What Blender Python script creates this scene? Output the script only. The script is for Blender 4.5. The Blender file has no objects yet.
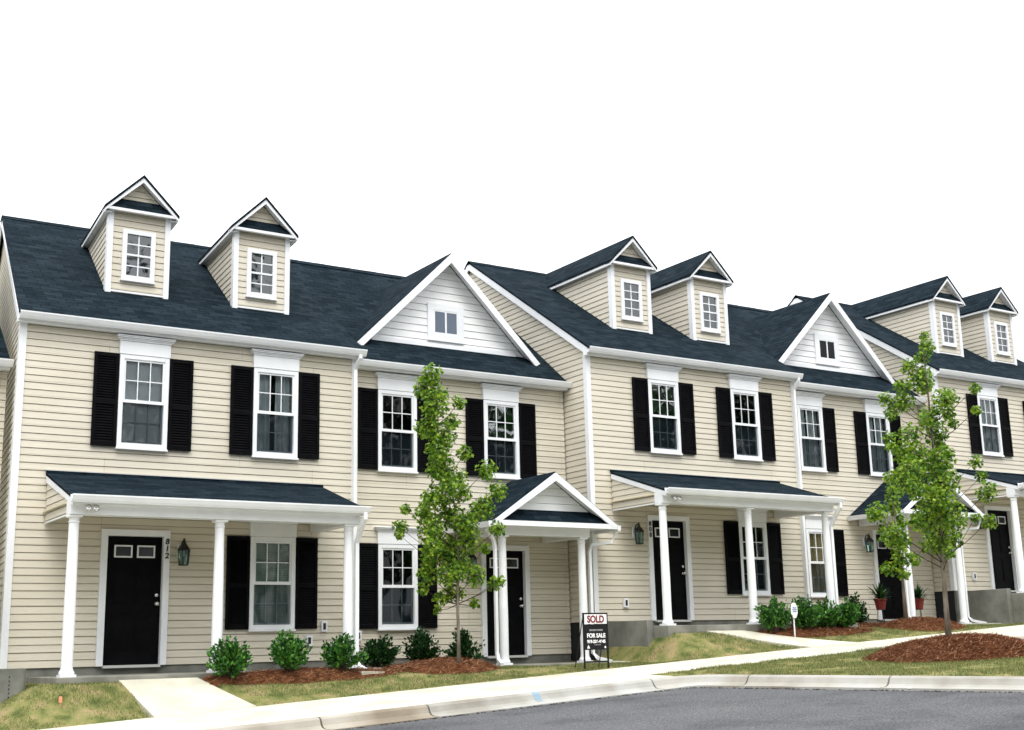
import bpy, bmesh, math, random
from mathutils import Vector, Matrix, noise
random.seed(7)
S = bpy.context.scene
C = S.collection
# ---------------------------------------------------------------- camera, sky, sun, exposure
CAM = Vector((-5.69968, -20.92711, 0.14559))
cr = Vector((0.83985, -0.54235, -0.02268)); cu = Vector((-0.09831, -0.19306, 0.97625)); cf = Vector((0.53385, 0.81767, 0.21545))
cam = bpy.data.objects.new('camera', bpy.data.cameras.new('camera')); C.objects.link(cam)
M = Matrix(((cr.x, cu.x, -cf.x, CAM.x), (cr.y, cu.y, -cf.y, CAM.y), (cr.z, cu.z, -cf.z, CAM.z), (0, 0, 0, 1)))
cam.matrix_world = M
cam.data.sensor_width = 36; cam.data.lens = 1279.95 / 1024 * 36; cam.data.clip_end = 2000; cam.data.clip_start = .1
S.camera = cam
SUN_EL, SUN_AZ = math.radians(56), math.radians(205)      # azimuth measured clockwise from +Y
W = bpy.data.worlds.new('World'); S.world = W; W.use_nodes = True
nt = W.node_tree; nt.nodes.clear()
out = nt.nodes.new('ShaderNodeOutputWorld'); bg = nt.nodes.new('ShaderNodeBackground')
sky = nt.nodes.new('ShaderNodeTexSky'); sky.sky_type = 'NISHITA'; sky.sun_disc = False
sky.sun_elevation = SUN_EL; sky.sun_rotation = SUN_AZ; sky.dust_density = 6; sky.air_density = 1; sky.ozone_density = 1
mx = nt.nodes.new('ShaderNodeMix'); mx.data_type = 'RGBA'; mx.inputs[0].default_value = .93
wc = nt.nodes.new('ShaderNodeTexCoord'); wx = nt.nodes.new('ShaderNodeSeparateXYZ'); wr = nt.nodes.new('ShaderNodeMapRange')
nt.links.new(wc.outputs['Generated'], wx.inputs[0]); nt.links.new(wx.outputs[2], wr.inputs[0])
wr.inputs[1].default_value = 0; wr.inputs[2].default_value = 1; wr.inputs[3].default_value = 8.4; wr.inputs[4].default_value = 26.0   # overcast: zenith brighter than horizon
wm = nt.nodes.new('ShaderNodeMix'); wm.data_type = 'RGBA'; wm.blend_type = 'MULTIPLY'; wm.inputs[0].default_value = 1; wm.inputs[6].default_value = (.97, .985, 1.0, 1)
nt.links.new(wr.outputs[0], wm.inputs[7]); nt.links.new(wm.outputs[2], mx.inputs[7])
nt.links.new(sky.outputs[0], mx.inputs[6]); nt.links.new(mx.outputs[2], bg.inputs[0])
bg.inputs[1].default_value = .1
nt.links.new(bg.outputs[0], out.inputs[0])
sl = bpy.data.lights.new('sun', 'SUN'); sl.energy = 1.2; sl.angle = math.radians(24); sl.color = (1, .965, .9)
sun = bpy.data.objects.new('sun', sl); C.objects.link(sun)
sd = Vector((math.sin(SUN_AZ) * math.cos(SUN_EL), math.cos(SUN_AZ) * math.cos(SUN_EL), math.sin(SUN_EL)))
sun.rotation_euler = sd.to_track_quat('Z', 'Y').to_euler()
S.view_settings.view_transform = 'Standard'; S.view_settings.look = 'None'; S.view_settings.gamma = 1
S.view_settings.exposure = .44

# ---------------------------------------------------------------- materials
def mat(name, col, rough=.6, spec=.4, metal=0):
    m = bpy.data.materials.new(name); m.use_nodes = True
    b = m.node_tree.nodes['Principled BSDF']
    b.inputs['Base Color'].default_value = (*col, 1); b.inputs['Roughness'].default_value = rough
    b.inputs['Specular IOR Level'].default_value = spec; b.inputs['Metallic'].default_value = metal
    return m
def nodes(m): return m.node_tree.nodes, m.node_tree.links, m.node_tree.nodes['Principled BSDF']
def varied(name, c1, c2, scale=3, rough=.6, spec=.4, bump=0, bscale=60, detail=4, coord='Object', stretch=(1, 1, 1), c3=None, rng=(.35, .65)):
    m = mat(name, c1, rough, spec); N, L, b = nodes(m)
    tc = N.new('ShaderNodeTexCoord'); mp = N.new('ShaderNodeMapping'); mp.inputs['Scale'].default_value = stretch
    L.new(tc.outputs[coord], mp.inputs[0])
    n = N.new('ShaderNodeTexNoise'); n.inputs['Scale'].default_value = scale; n.inputs['Detail'].default_value = detail
    L.new(mp.outputs[0], n.inputs['Vector'])
    r = N.new('ShaderNodeValToRGB'); r.color_ramp.elements[0].position = rng[0]; r.color_ramp.elements[1].position = rng[1]
    r.color_ramp.elements[0].color = (*c1, 1); r.color_ramp.elements[1].color = (*c2, 1)
    if c3: e = r.color_ramp.elements.new((rng[0] + rng[1]) / 2); e.color = (*c3, 1)
    L.new(n.outputs[0], r.inputs[0]); L.new(r.outputs[0], b.inputs['Base Color'])
    if bump:
        n2 = N.new('ShaderNodeTexNoise'); n2.inputs['Scale'].default_value = bscale; n2.inputs['Detail'].default_value = 5
        L.new(mp.outputs[0], n2.inputs['Vector'])
        bp = N.new('ShaderNodeBump'); bp.inputs['Strength'].default_value = bump; bp.inputs['Distance'].default_value = .01
        L.new(n2.outputs[0], bp.inputs['Height']); L.new(bp.outputs[0], b.inputs['Normal'])
    return m
SIDING = varied('beige_vinyl', (.655, .61, .51), (.705, .655, .55), 1.3, .5, .35, .12, 9, stretch=(.35, .35, 7))
WSIDING = varied('white_vinyl', (.82, .83, .84), (.87, .88, .88), 1.3, .45, .35, .1, 9, stretch=(.35, .35, 7))
TRIM = varied('white_trim', (.78, .80, .83), (.84, .86, .88), 2.5, .4, .4)
COLUMN = varied('column_paint', (.80, .82, .85), (.86, .88, .9), 2, .35, .45)
SOFFIT = varied('soffit_vinyl', (.58, .53, .37), (.64, .58, .42), 2, .55, .3)  # yellowed: warm tone of the porch shade is put into the ceiling colour
def joints(m):      # vinyl boards come in lengths: staggered butt joints, and a little weathering
    N, L, b = nodes(m); src = b.inputs['Base Color'].links[0].from_socket; uv = N.new('ShaderNodeUVMap')
    br = N.new('ShaderNodeTexBrick'); br.offset = .37; br.inputs['Scale'].default_value = 1; br.inputs['Brick Width'].default_value = 3.66; br.inputs['Row Height'].default_value = .235; br.inputs['Mortar Size'].default_value = .003
    br.inputs['Color1'].default_value = (1, 1, 1, 1); br.inputs['Color2'].default_value = (.965, .965, .96, 1); br.inputs['Mortar'].default_value = (.55, .52, .47, 1); L.new(uv.outputs[0], br.inputs['Vector'])
    x = N.new('ShaderNodeMix'); x.data_type = 'RGBA'; x.blend_type = 'MULTIPLY'; x.inputs[0].default_value = 1; L.new(src, x.inputs[6]); L.new(br.outputs[0], x.inputs[7])
    n = N.new('ShaderNodeTexNoise'); n.inputs['Scale'].default_value = .9; n.inputs['Detail'].default_value = 6; tc = N.new('ShaderNodeTexCoord'); L.new(tc.outputs['Object'], n.inputs['Vector'])
    r = N.new('ShaderNodeValToRGB'); r.color_ramp.elements[0].position = .35; r.color_ramp.elements[1].position = .6; r.color_ramp.elements[0].color = (.93, .925, .90, 1); r.color_ramp.elements[1].color = (1, 1, 1, 1); L.new(n.outputs[0], r.inputs[0])
    y = N.new('ShaderNodeMix'); y.data_type = 'RGBA'; y.blend_type = 'MULTIPLY'; y.inputs[0].default_value = 1; L.new(x.outputs[2], y.inputs[6]); L.new(r.outputs[0], y.inputs[7]); L.new(y.outputs[2], b.inputs['Base Color'])
joints(SIDING)
BLACK = varied('black_shutter_paint', (.002, .002, .003), (.004, .004, .005), 6, .6, .06)
DOORM = varied('black_door_paint', (.002, .002, .003), (.004, .004, .005), 4, .5, .06)
CONC = varied('pale_concrete', (.44, .42, .34), (.60, .575, .475), 1.6, .85, .2, .25, 40, detail=8)
KERB = varied('kerb_concrete', (.20, .175, .14), (.40, .395, .38), .8, .85, .2, .35, 30, detail=9, c3=(.32, .30, .265))
_N, _L, _b = nodes(KERB); _g = _N.new('ShaderNodeNewGeometry'); _r = _N.new('ShaderNodeValToRGB'); _r.color_ramp.elements[0].color = (.95, .88, .78, 1); _r.color_ramp.elements[1].color = (1.08, 1.14, 1.2, 1)
_m = _N.new('ShaderNodeMix'); _m.data_type = 'RGBA'; _m.blend_type = 'MULTIPLY'; _m.inputs[0].default_value = 1; _L.new(_g.outputs['Random Per Island'], _r.inputs[0]); _L.new(_r.outputs[0], _m.inputs[7])
_L.new(_b.inputs['Base Color'].links[0].from_socket, _m.inputs[6]); _L.new(_m.outputs[2], _b.inputs['Base Color'])
FOUND = varied('foundation_concrete', (.12, .125, .11), (.23, .23, .205), 2.2, .9, .15, .3, 25, detail=8)
DARKF = mat('dark_foundation_side', (.02, .02, .024), .7, .2)
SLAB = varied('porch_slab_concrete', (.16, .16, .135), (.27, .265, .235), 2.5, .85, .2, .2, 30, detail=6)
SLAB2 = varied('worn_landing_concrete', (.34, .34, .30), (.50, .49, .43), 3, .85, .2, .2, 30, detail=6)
METAL = mat('satin_nickel', (.7, .7, .7), .25, .5, 1)
LANT = mat('black_lantern_metal', (.012, .013, .014), .4, .4)
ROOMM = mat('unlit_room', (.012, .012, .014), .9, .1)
PLASTIC = mat('grey_plastic', (.55, .55, .53), .5, .4)
DARKP = mat('dark_plastic', (.02, .02, .02), .5, .3)
RED = mat('red_lettering', (.17, .006, .014), .6, .3)
WHITEL = mat('white_lettering', (.8, .8, .8), .6, .3)
GREYL = mat('grey_lettering', (.32, .32, .33), .6, .3)
SIGNB = mat('sign_black', (.006, .006, .008), .45, .3)
SIGNW = mat('sign_white', (.8, .8, .8), .5, .3)
BLUEP = mat('blue_marking_paint', (.24, .34, .42), .8, .2)
TERRA = mat('red_clay_pot', (.17, .022, .015), .6, .3)
ORANGE = mat('orange_stake_paint', (.75, .30, .17), .6, .3)
ROCK = mat('pale_rock', (.6, .58, .54), .9, .2)
BARK = varied('grey_brown_bark', (.11, .095, .075), (.24, .21, .17), 14, .9, .1, .5, 40, stretch=(1, 1, .25))
TWIG = mat('dark_twig_bark', (.05, .035, .028), .8, .1)

def shingle():
    m = mat('blue_black_shingles', (.02, .03, .045), .95, .03); N, L, b = nodes(m)
    uv = N.new('ShaderNodeUVMap')
    br = N.new('ShaderNodeTexBrick'); br.offset = .5; br.inputs['Scale'].default_value = 1
    br.inputs['Brick Width'].default_value = .32; br.inputs['Row Height'].default_value = .142; br.inputs['Mortar Size'].default_value = .006
    br.inputs['Mortar Smooth'].default_value = .3
    br.inputs['Color1'].default_value = (.007, .014, .020, 1); br.inputs['Color2'].default_value = (.018, .029, .038, 1); br.inputs['Mortar'].default_value = (.002, .004, .008, 1)
    L.new(uv.outputs[0], br.inputs['Vector'])
    mp = N.new('ShaderNodeMapping'); mp.inputs['Scale'].default_value = (1.3, 6, 1); L.new(uv.outputs[0], mp.inputs[0])
    n = N.new('ShaderNodeTexNoise'); n.inputs['Scale'].default_value = 3; n.inputs['Detail'].default_value = 7; L.new(mp.outputs[0], n.inputs['Vector'])
    r = N.new('ShaderNodeValToRGB'); r.color_ramp.elements[0].position = .3; r.color_ramp.elements[1].position = .72
    r.color_ramp.elements[0].color = (.55, .57, .62, 1); r.color_ramp.elements[1].color = (1.45, 1.4, 1.35, 1); L.new(n.outputs[0], r.inputs[0])
    mu = N.new('ShaderNodeMix'); mu.data_type = 'RGBA'; mu.blend_type = 'MULTIPLY'; mu.inputs[0].default_value = 1
    L.new(br.outputs[0], mu.inputs[6]); L.new(r.outputs[0], mu.inputs[7]); L.new(mu.outputs[2], b.inputs['Base Color'])
    g = N.new('ShaderNodeTexNoise'); g.inputs['Scale'].default_value = 160; L.new(uv.outputs[0], g.inputs['Vector'])
    ad = N.new('ShaderNodeMath'); ad.operation = 'MULTIPLY_ADD'; ad.inputs[1].default_value = -1.3; L.new(br.outputs['Fac'], ad.inputs[0]); L.new(g.outputs[0], ad.inputs[2])
    bp = N.new('ShaderNodeBump'); bp.inputs['Strength'].default_value = .6; bp.inputs['Distance'].default_value = .012
    L.new(ad.outputs[0], bp.inputs['Height']); L.new(bp.outputs[0], b.inputs['Normal'])
    return m
ROOF = shingle()

def glass(name, gloss=.16, screen=0.0, tint=(.9, .95, .95)):
    m = bpy.data.materials.new(name); m.use_nodes = True; N, L = m.node_tree.nodes, m.node_tree.links; N.clear()
    o = N.new('ShaderNodeOutputMaterial'); tr = N.new('ShaderNodeBsdfTransparent'); gl = N.new('ShaderNodeBsdfGlossy')
    tr.inputs[0].default_value = (*tint, 1); gl.inputs['Roughness'].default_value = .015; gl.inputs[0].default_value = (.95, .98, 1, 1)
    tc = N.new('ShaderNodeTexCoord'); n = N.new('ShaderNodeTexNoise'); n.inputs['Scale'].default_value = 2.2; n.inputs['Detail'].default_value = 1; L.new(tc.outputs['Object'], n.inputs['Vector'])
    bp = N.new('ShaderNodeBump'); bp.inputs['Strength'].default_value = .12; bp.inputs['Distance'].default_value = .02; L.new(n.outputs[0], bp.inputs['Height']); L.new(bp.outputs[0], gl.inputs['Normal'])
    fr = N.new('ShaderNodeFresnel'); fr.inputs[0].default_value = 1.55
    a = N.new('ShaderNodeMath'); a.operation = 'MULTIPLY_ADD'; a.inputs[1].default_value = 1.0; a.inputs[2].default_value = gloss - .05; L.new(fr.outputs[0], a.inputs[0])
    mx = N.new('ShaderNodeMixShader'); L.new(a.outputs[0], mx.inputs[0]); L.new(tr.outputs[0], mx.inputs[1]); L.new(gl.outputs[0], mx.inputs[2])
    last = mx
    if screen:
        df = N.new('ShaderNodeBsdfDiffuse'); df.inputs[0].default_value = (.018, .026, .036, 1)
        m2 = N.new('ShaderNodeMixShader'); m2.inputs[0].default_value = screen; L.new(mx.outputs[0], m2.inputs[1]); L.new(df.outputs[0], m2.inputs[2]); last = m2
    L.new(last.outputs[0], o.inputs[0]); return m
GLASS = glass('window_glass', .035)
GLASSB = glass('bright_window_glass', .30)
GLASSD = glass('dormer_glass', .13)
DROOM = mat('dormer_room_grey', (.16, .19, .24), .9, .1)
SCREEN = glass('insect_screened_glass', .05, .30)
LGLASS = glass('lantern_glass', .1, 0, (.55, .75, .66))
BLIND = mat('white_blind', (.86, .87, .88), .7, .3)
CURT = varied('sheer_curtain', (.50, .55, .58), (.78, .80, .80), 5, .8, .2, stretch=(3, 1, .3))
TANC = varied('tan_curtain', (.45, .36, .17), (.70, .60, .36), 5, .8, .2, stretch=(3, 1, .3))
GREENB = varied('green_grey_blind', (.25, .36, .30), (.5, .56, .5), 2, .7, .2)

def leafmat(name, dark, mid, light, trans=.35, rough=.45):
    m = bpy.data.materials.new(name); m.use_nodes = True; N, L, b = nodes(m)
    g = N.new('ShaderNodeNewGeometry'); r = N.new('ShaderNodeValToRGB')
    r.color_ramp.elements[0].color = (*dark, 1); r.color_ramp.elements[1].color = (*light, 1); e = r.color_ramp.elements.new(.5); e.color = (*mid, 1)
    L.new(g.outputs['Random Per Island'], r.inputs[0]); L.new(r.outputs[0], b.inputs['Base Color'])
    b.inputs['Roughness'].default_value = rough; b.inputs['Specular IOR Level'].default_value = .3
    t = N.new('ShaderNodeBsdfTranslucent'); L.new(r.outputs[0], t.inputs[0])
    mx = N.new('ShaderNodeMixShader'); mx.inputs[0].default_value = trans; o = N['Material Output']
    L.new(b.outputs[0], mx.inputs[1]); L.new(t.outputs[0], mx.inputs[2]); L.new(mx.outputs[0], o.inputs[0]); return m
MAPLE = leafmat('maple_leaf', (.03, .105, .010), (.14, .28, .02), (.36, .50, .045), .45)
SHRUBL = leafmat('glossy_shrub_leaf', (.008, .045, .008), (.022, .11, .014), (.11, .27, .035), .15, .35)
DARKSHRUB = leafmat('dark_shrub_leaf', (.004, .022, .006), (.010, .05, .010), (.035, .12, .02), .15, .35)
GRASSB = leafmat('grass_blade', (.05, .085, .02), (.13, .175, .045), (.38, .33, .15), .25, .7)
STRAW = leafmat('pine_straw', (.09, .034, .018), (.28, .12, .06), (.50, .29, .17), .1, .8)
LAWN = varied('lawn_soil_and_turf', (.055, .08, .022), (.29, .22, .12), 3.5, .95, .1, .5, 40, detail=9, c3=(.18, .18, .065), rng=(.3, .7))
MULCHM = varied('mulch_bed_soil', (.06, .022, .010), (.17, .07, .03), 16, .95, .1, .6, 60, detail=8)
def asphalt():
    m = varied('asphalt', (.040, .041, .045), (.108, .108, .113), .8, .95, .15, .8, 90, detail=12, stretch=(1, 1.2, 1), c3=(.09, .091, .097), rng=(.2, .8))
    N, L, b = nodes(m); n = N.new('ShaderNodeTexNoise'); n.inputs['Scale'].default_value = 45; n.inputs['Detail'].default_value = 3; tc = N.new('ShaderNodeTexCoord'); L.new(tc.outputs['Object'], n.inputs['Vector'])
    r = N.new('ShaderNodeValToRGB'); r.color_ramp.elements[0].position = .3; r.color_ramp.elements[1].position = .7; r.color_ramp.elements[0].color = (.4, .4, .4, 1); r.color_ramp.elements[1].color = (1.7, 1.7, 1.7, 1); L.new(n.outputs[0], r.inputs[0])
    x = N.new('ShaderNodeMix'); x.data_type = 'RGBA'; x.blend_type = 'MULTIPLY'; x.inputs[0].default_value = 1; L.new(b.inputs['Base Color'].links[0].from_socket, x.inputs[6]); L.new(r.outputs[0], x.inputs[7]); L.new(x.outputs[2], b.inputs['Base Color']); return m
ASPH = asphalt()

# ---------------------------------------------------------------- mesh helpers
class MB:
    def __init__(s): s.v = []; s.f = []
    def add(s, vs, fs):
        k = len(s.v); s.v += [tuple(p) for p in vs]; s.f += [tuple(i + k for i in f) for f in fs]; return s
    def box(s, x0, x1, y0, y1, z0, z1):
        return s.add([(x0, y0, z0), (x1, y0, z0), (x1, y1, z0), (x0, y1, z0), (x0, y0, z1), (x1, y0, z1), (x1, y1, z1), (x0, y1, z1)],
                     [(3, 2, 1, 0), (4, 5, 6, 7), (0, 1, 5, 4), (1, 2, 6, 5), (2, 3, 7, 6), (3, 0, 4, 7)])
    def prism(s, pts, vec):
        n = len(pts); vec = Vector(vec); a = [Vector(p) for p in pts]; b = [p + vec for p in a]
        nrm = sum(((a[i] - a[0]).cross(a[(i + 1) % n] - a[0]) for i in range(n)), Vector())
        if nrm.dot(vec) > 0: a, b = b, a
        # a is the cap whose winding points away from b
        fs = [tuple(range(n)), tuple(n + i for i in range(n - 1, -1, -1))]
        fs += [(i, i + n, (i + 1) % n + n, (i + 1) % n) for i in range(n)]
        return s.add(a + b, fs)
    def ring(s, rings, cap=True, closed=True):
        n = len(rings[0]); vs = [p for r in rings for p in r]; fs = []
        for k in range(len(rings) - 1):
            for i in range(n if closed else n - 1):
                j = (i + 1) % n; fs.append((k * n + i, k * n + j, (k + 1) * n + j, (k + 1) * n + i))
        if cap: fs += [tuple(range(n - 1, -1, -1)), tuple((len(rings) - 1) * n + i for i in range(n))]
        return s.add(vs, fs)
    def tube(s, pts, rads, n=8, sq=False):
        pts = [Vector(p) for p in pts]; rings = []
        for i, p in enumerate(pts):
            d = (pts[min(i + 1, len(pts) - 1)] - pts[max(i - 1, 0)]).normalized()
            a = d.cross(Vector((0, 0, 1)) if abs(d.z) < .9 else Vector((1, 0, 0))).normalized(); b = d.cross(a)
            r = rads[i] if isinstance(rads, (list, tuple)) else rads
            rings.append([p + (a * math.cos(t) + b * math.sin(t)) * r for t in [2 * math.pi * (k + (.5 if sq else 0)) / n for k in range(n)]])
        return s.ring(rings)
    def lathe(s, prof, c=(0, 0, 0), n=16):
        rings = [[(c[0] + r * math.cos(2 * math.pi * k / n), c[1] + r * math.sin(2 * math.pi * k / n), c[2] + z) for k in range(n)] for r, z in prof]
        return s.ring(rings)
    def build(s, name, m, parent=None, label=None, smooth=False, bevel=0, uv=True):
        me = bpy.data.meshes.new(name); me.from_pydata(s.v, [], s.f); me.materials.append(m)
        if uv:
            L = me.uv_layers.new(name='UVMap').data
            for p in me.polygons:
                n = p.normal
                if abs(n.z) > .999: U, V = Vector((1, 0, 0)), Vector((0, 1, 0))
                else: U = Vector((0, 0, 1)).cross(n).normalized(); V = n.cross(U)
                for li in p.loop_indices:
                    co = me.vertices[me.loops[li].vertex_index].co; L[li].uv = (co.dot(U), co.dot(V))
        if smooth: me.polygons.foreach_set('use_smooth', [True] * len(me.polygons))
        o = bpy.data.objects.new(name, me); C.objects.link(o)
        if parent: o.parent = parent
        if label: o['label'] = label
        if bevel:
            b = o.modifiers.new('bevel', 'BEVEL'); b.width = bevel; b.segments = 2; b.limit_method = 'ANGLE'
        return o
def tag(o, label, cat, group=None, kind=None):
    if label: o['label'] = label
    if cat: o['category'] = cat
    if group: o['group'] = group
    if kind: o['kind'] = kind
    return o
def empty(name, loc, label, cat, group=None):
    o = bpy.data.objects.new(name, None); C.objects.link(o); o.location = loc; o.empty_display_size = .3
    return tag(o, label, cat, group)
def structure(o): o['kind'] = 'structure'; return o

def clip(poly, a, b, c):          # keep a*u+b*z<=c
    res = []
    for i in range(len(poly)):
        p, q = poly[i], poly[(i + 1) % len(poly)]
        dp, dq = a * p[0] + b * p[1] - c, a * q[0] + b * q[1] - c
        if dp <= 1e-9: res.append(p)
        if (dp < -1e-9 and dq > 1e-9) or (dp > 1e-9 and dq < -1e-9):
            t = dp / (dp - dq); res.append((p[0] + (q[0] - p[0]) * t, p[1] + (q[1] - p[1]) * t))
    return res
def siding(mb, poly, O, U, N, holes=(), h=.1175, lip=.015, zbase=0, slot=.012, rec=.014):
    O, U, N = Vector(O), Vector(U), Vector(N); Z = Vector((0, 0, 1))
    z0 = min(p[1] for p in poly); z1 = max(p[1] for p in poly); k = math.floor((z0 - zbase) / h)
    while zbase + k * h < z1:
        a = zbase + k * h; b = a + h; cuts = sorted({a, b - slot, b} | {z for q in holes for z in q[2:] if a + 1e-4 < z < b - 1e-4})
        for c0, c1 in zip(cuts, cuts[1:]):
            band = clip(clip(poly, 0, -1, -c0), 0, 1, c1)
            if len(band) < 3: continue
            u0, u1 = min(p[0] for p in band), max(p[0] for p in band); pieces = []; cur = u0
            for q in sorted(q for q in holes if q[2] < (c0 + c1) / 2 < q[3]):
                pieces.append((cur, q[0])); cur = q[1]
            pieces.append((cur, u1))
            for s0, s1 in pieces:
                if s1 - s0 < 1e-4: continue
                g = clip(clip(band, -1, 0, -s0), 1, 0, s1)
                if len(g) < 3: continue
                deep = c0 > b - slot - 1e-4
                P = [O + U * u + Z * z + N * (-rec if deep else lip - (lip - .004) * (z - a) / h) for u, z in g]
                mb.add(P, [tuple(range(len(P)))])
                if deep and c0 < b - slot + 1e-4:
                    low = [p[0] for p in g if abs(p[1] - c0) < 1e-6]
                    if len(low) >= 2:
                        l0, l1 = min(low), max(low); mb.add([O + U * l0 + Z * c0 + N * .005, O + U * l1 + Z * c0 + N * .005, O + U * l1 + Z * c0 - N * rec, O + U * l0 + Z * c0 - N * rec], [(0, 1, 2, 3)])
                if c0 <= a + 1e-6:
                    low = [p[0] for p in g if abs(p[1] - a) < 1e-6]
                    if len(low) >= 2:
                        l0, l1 = min(low), max(low)
                        mb.add([O + U * l0 + Z * a + N * lip, O + U * l1 + Z * a + N * lip, O + U * l1 + Z * a - N * rec, O + U * l0 + Z * a - N * rec], [(0, 1, 2, 3)])
        k += 1
def solid_roof(mb, p, t=.05):      # p: 4 corners of a roof plane, thickened downwards along z
    mb.prism(p, (0, 0, -t))

def text(body, size, m, parent, loc, name='lettering', ext=.004, align='CENTER', off=0, shear=0, sx=1, rz=0):
    cu_ = bpy.data.curves.new(name, 'FONT'); cu_.body = body; cu_.size = size; cu_.extrude = ext; cu_.align_x = align; cu_.offset = off; cu_.shear = shear
    t = bpy.data.objects.new(name, cu_); C.objects.link(t)
    dg = bpy.context.evaluated_depsgraph_get(); me = bpy.data.meshes.new_from_object(t.evaluated_get(dg)); bpy.data.objects.remove(t)
    me.transform(Matrix.Diagonal((sx, 1, 1, 1))); me.transform(Matrix.Rotation(math.pi / 2, 4, 'X')); me.transform(Matrix.Rotation(rz, 4, 'Z')); me.transform(Matrix.Translation(loc))
    me.materials.clear(); me.materials.append(m)
    o = bpy.data.objects.new(name, me); C.objects.link(o); o.parent = parent; return o

# ---------------------------------------------------------------- house pieces
WT, WB, DT, DB = 5.059, 3.497, 2.099, .540          # window tops and bottoms, upstairs and downstairs
def window(P, x0, x1, zb, zt, y, fill='dark', shutters='LR', seed=0):
    """casing + crosshead, sashes, panes, blind and the room behind, in a wall at depth y"""
    w = MB(); c = .075
    w.box(x0, x0 + c, y - .06, y + .05, zb, zt).box(x1 - c, x1, y - .06, y + .05, zb, zt)
    w.box(x0 + c, x1 - c, y - .06, y + .05, zt - c, zt).box(x0 + c, x1 - c, y - .06, y + .05, zb, zb + c)
    w.box(x0 - .012, x1 + .012, y - .085, y - .002, zb - .035, zb - .002)
    win = w.build('window', TRIM, P, bevel=.004)
    hd = MB(); hd.box(x0 - .01, x1 + .01, y - .07, y, zt + .003, zt + .225)
    for i, (e, d, za, zc) in enumerate(((.02, .085, .228, .250), (.045, .10, .252, .275), (.065, .125, .277, .297), (.075, .14, .299, .315))):
        hd.box(x0 - e, x1 + e, y - d, y, zt + za, zt + zc)
    hd.build('window_header', TRIM, win, bevel=.003)
    zm = zb + (zt - zb) * .49; a, b = x0 + c, x1 - c
    def sash(z0, z1, yy, name, pane, pm):
        s = MB(); f = .032
        s.box(a, a + f, yy - .015, yy + .015, z0, z1).box(b - f, b, yy - .015, yy + .015, z0, z1)
        s.box(a + f, b - f, yy - .015, yy + .015, z1 - f, z1).box(a + f, b - f, yy - .015, yy + .015, z0, z0 + f * 1.2)
        for k in (1, 2):
            xm = a + f + (b - a - 2 * f) * k / 3; s.box(xm - .008, xm + .008, yy - .011, yy + .011, z0 + f * 1.2, z1 - f)
        zc = (z0 + z1) / 2
        for k in range(3):
            xa = a + f + (b - a - 2 * f) * k / 3 + .008; xb = a + f + (b - a - 2 * f) * (k + 1) / 3 - .008
            s.box(xa, xb, yy - .010, yy + .010, zc - .008, zc + .008)
        s.build(name, TRIM if pm is not SCREEN else SASHL, win)
        g = MB(); g.add([(a, yy + (0 if pm is not SCREEN else -.018), z0), (b, yy + (0 if pm is not SCREEN else -.018), z0), (b, yy + (0 if pm is not SCREEN else -.018), z1), (a, yy + (0 if pm is not SCREEN else -.018), z1)], [(0, 1, 2, 3)])
        g.build(pane, pm, win)
    up = GLASSB if fill == 'sky' else GLASS
    sash(zm, zt - c, y - .028, 'upper_sash', 'pane', up)
    sash(zb + c, zm + .03, y + .012, 'lower_sash', 'screened_pane', SCREEN)
    MB().box(a, b, y - .050, y - .0445, zm - .016, zm + .034).build('meeting_rail', TRIM, win)
    rng = random.Random(seed)
    if fill in ('blind', 'half', 'green', 'curtain', 'tan'):
        bl = MB(); bt = zt - .05; bb = zb + .05
        if fill == 'half': bb = zm + .12
        if fill in ('blind', 'half', 'green'):
            n = int((bt - bb) / .03)
            for k in range(n):
                z = bt - k * .03; bl.add([(a - .0, y + .034, z), (b + .0, y + .034, z), (b + .0, y + .046, z - .027), (a - .0, y + .046, z - .027)], [(0, 1, 2, 3)])
            bl.build('window_blind', GREENB if fill == 'green' else BLIND, win)
        else:
            n = 44; rows = []
            for k in range(n + 1):
                t = k / n; x = a - .05 + (b - a + .1) * t; d = .022 * math.sin(t * 52 + seed) + .01 * math.sin(t * 19 + 2)
                rows.append((x, y + .12 + d))
            vs = [(x, yy, bt) for x, yy in rows] + [(x, yy, bb) for x, yy in rows]
            fs = [(k, k + 1, n + 2 + k, n + 1 + k) for k in range(n) if not (fill == 'curtain' and abs(k - n * .5) < 3)]
            bl.add(vs, fs); bl.build('window_curtain', TANC if fill == 'tan' else CURT, win)
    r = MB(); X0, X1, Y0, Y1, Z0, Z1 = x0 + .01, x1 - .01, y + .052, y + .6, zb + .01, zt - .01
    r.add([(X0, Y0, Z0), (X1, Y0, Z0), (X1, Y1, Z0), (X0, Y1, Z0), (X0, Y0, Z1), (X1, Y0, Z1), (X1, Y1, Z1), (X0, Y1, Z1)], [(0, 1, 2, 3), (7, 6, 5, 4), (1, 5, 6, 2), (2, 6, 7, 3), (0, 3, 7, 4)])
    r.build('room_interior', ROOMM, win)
    for sd_ in shutters:
        xs = x0 - .415 if sd_ == 'L' else x1 + .012; xe = xs + .403; s = MB(); ya, yb = y - .065, y - .028; st = .05
        s.box(xs, xs + st, ya, yb, zb, zt).box(xe - st, xe, ya, yb, zb, zt)
        zmid = zb + (zt - zb) * .47
        for za, zc in ((zb, zb + .075), (zmid - .04, zmid + .04), (zt - .065, zt)): s.box(xs + st, xe - st, ya + .001, yb, za, zc)
        for za, zc in ((zb + .075, zmid - .04), (zmid + .04, zt - .065)):
            n = max(1, int((zc - za) / .042)); dz = (zc - za) / n
            for k in range(n):
                z = za + k * dz
                s.add([(xs + st, ya + .006, z + .002), (xe - st, ya + .006, z + .002), (xe - st, yb - .004, z + dz), (xs + st, yb - .004, z + dz)], [(0, 1, 2, 3)])
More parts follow.
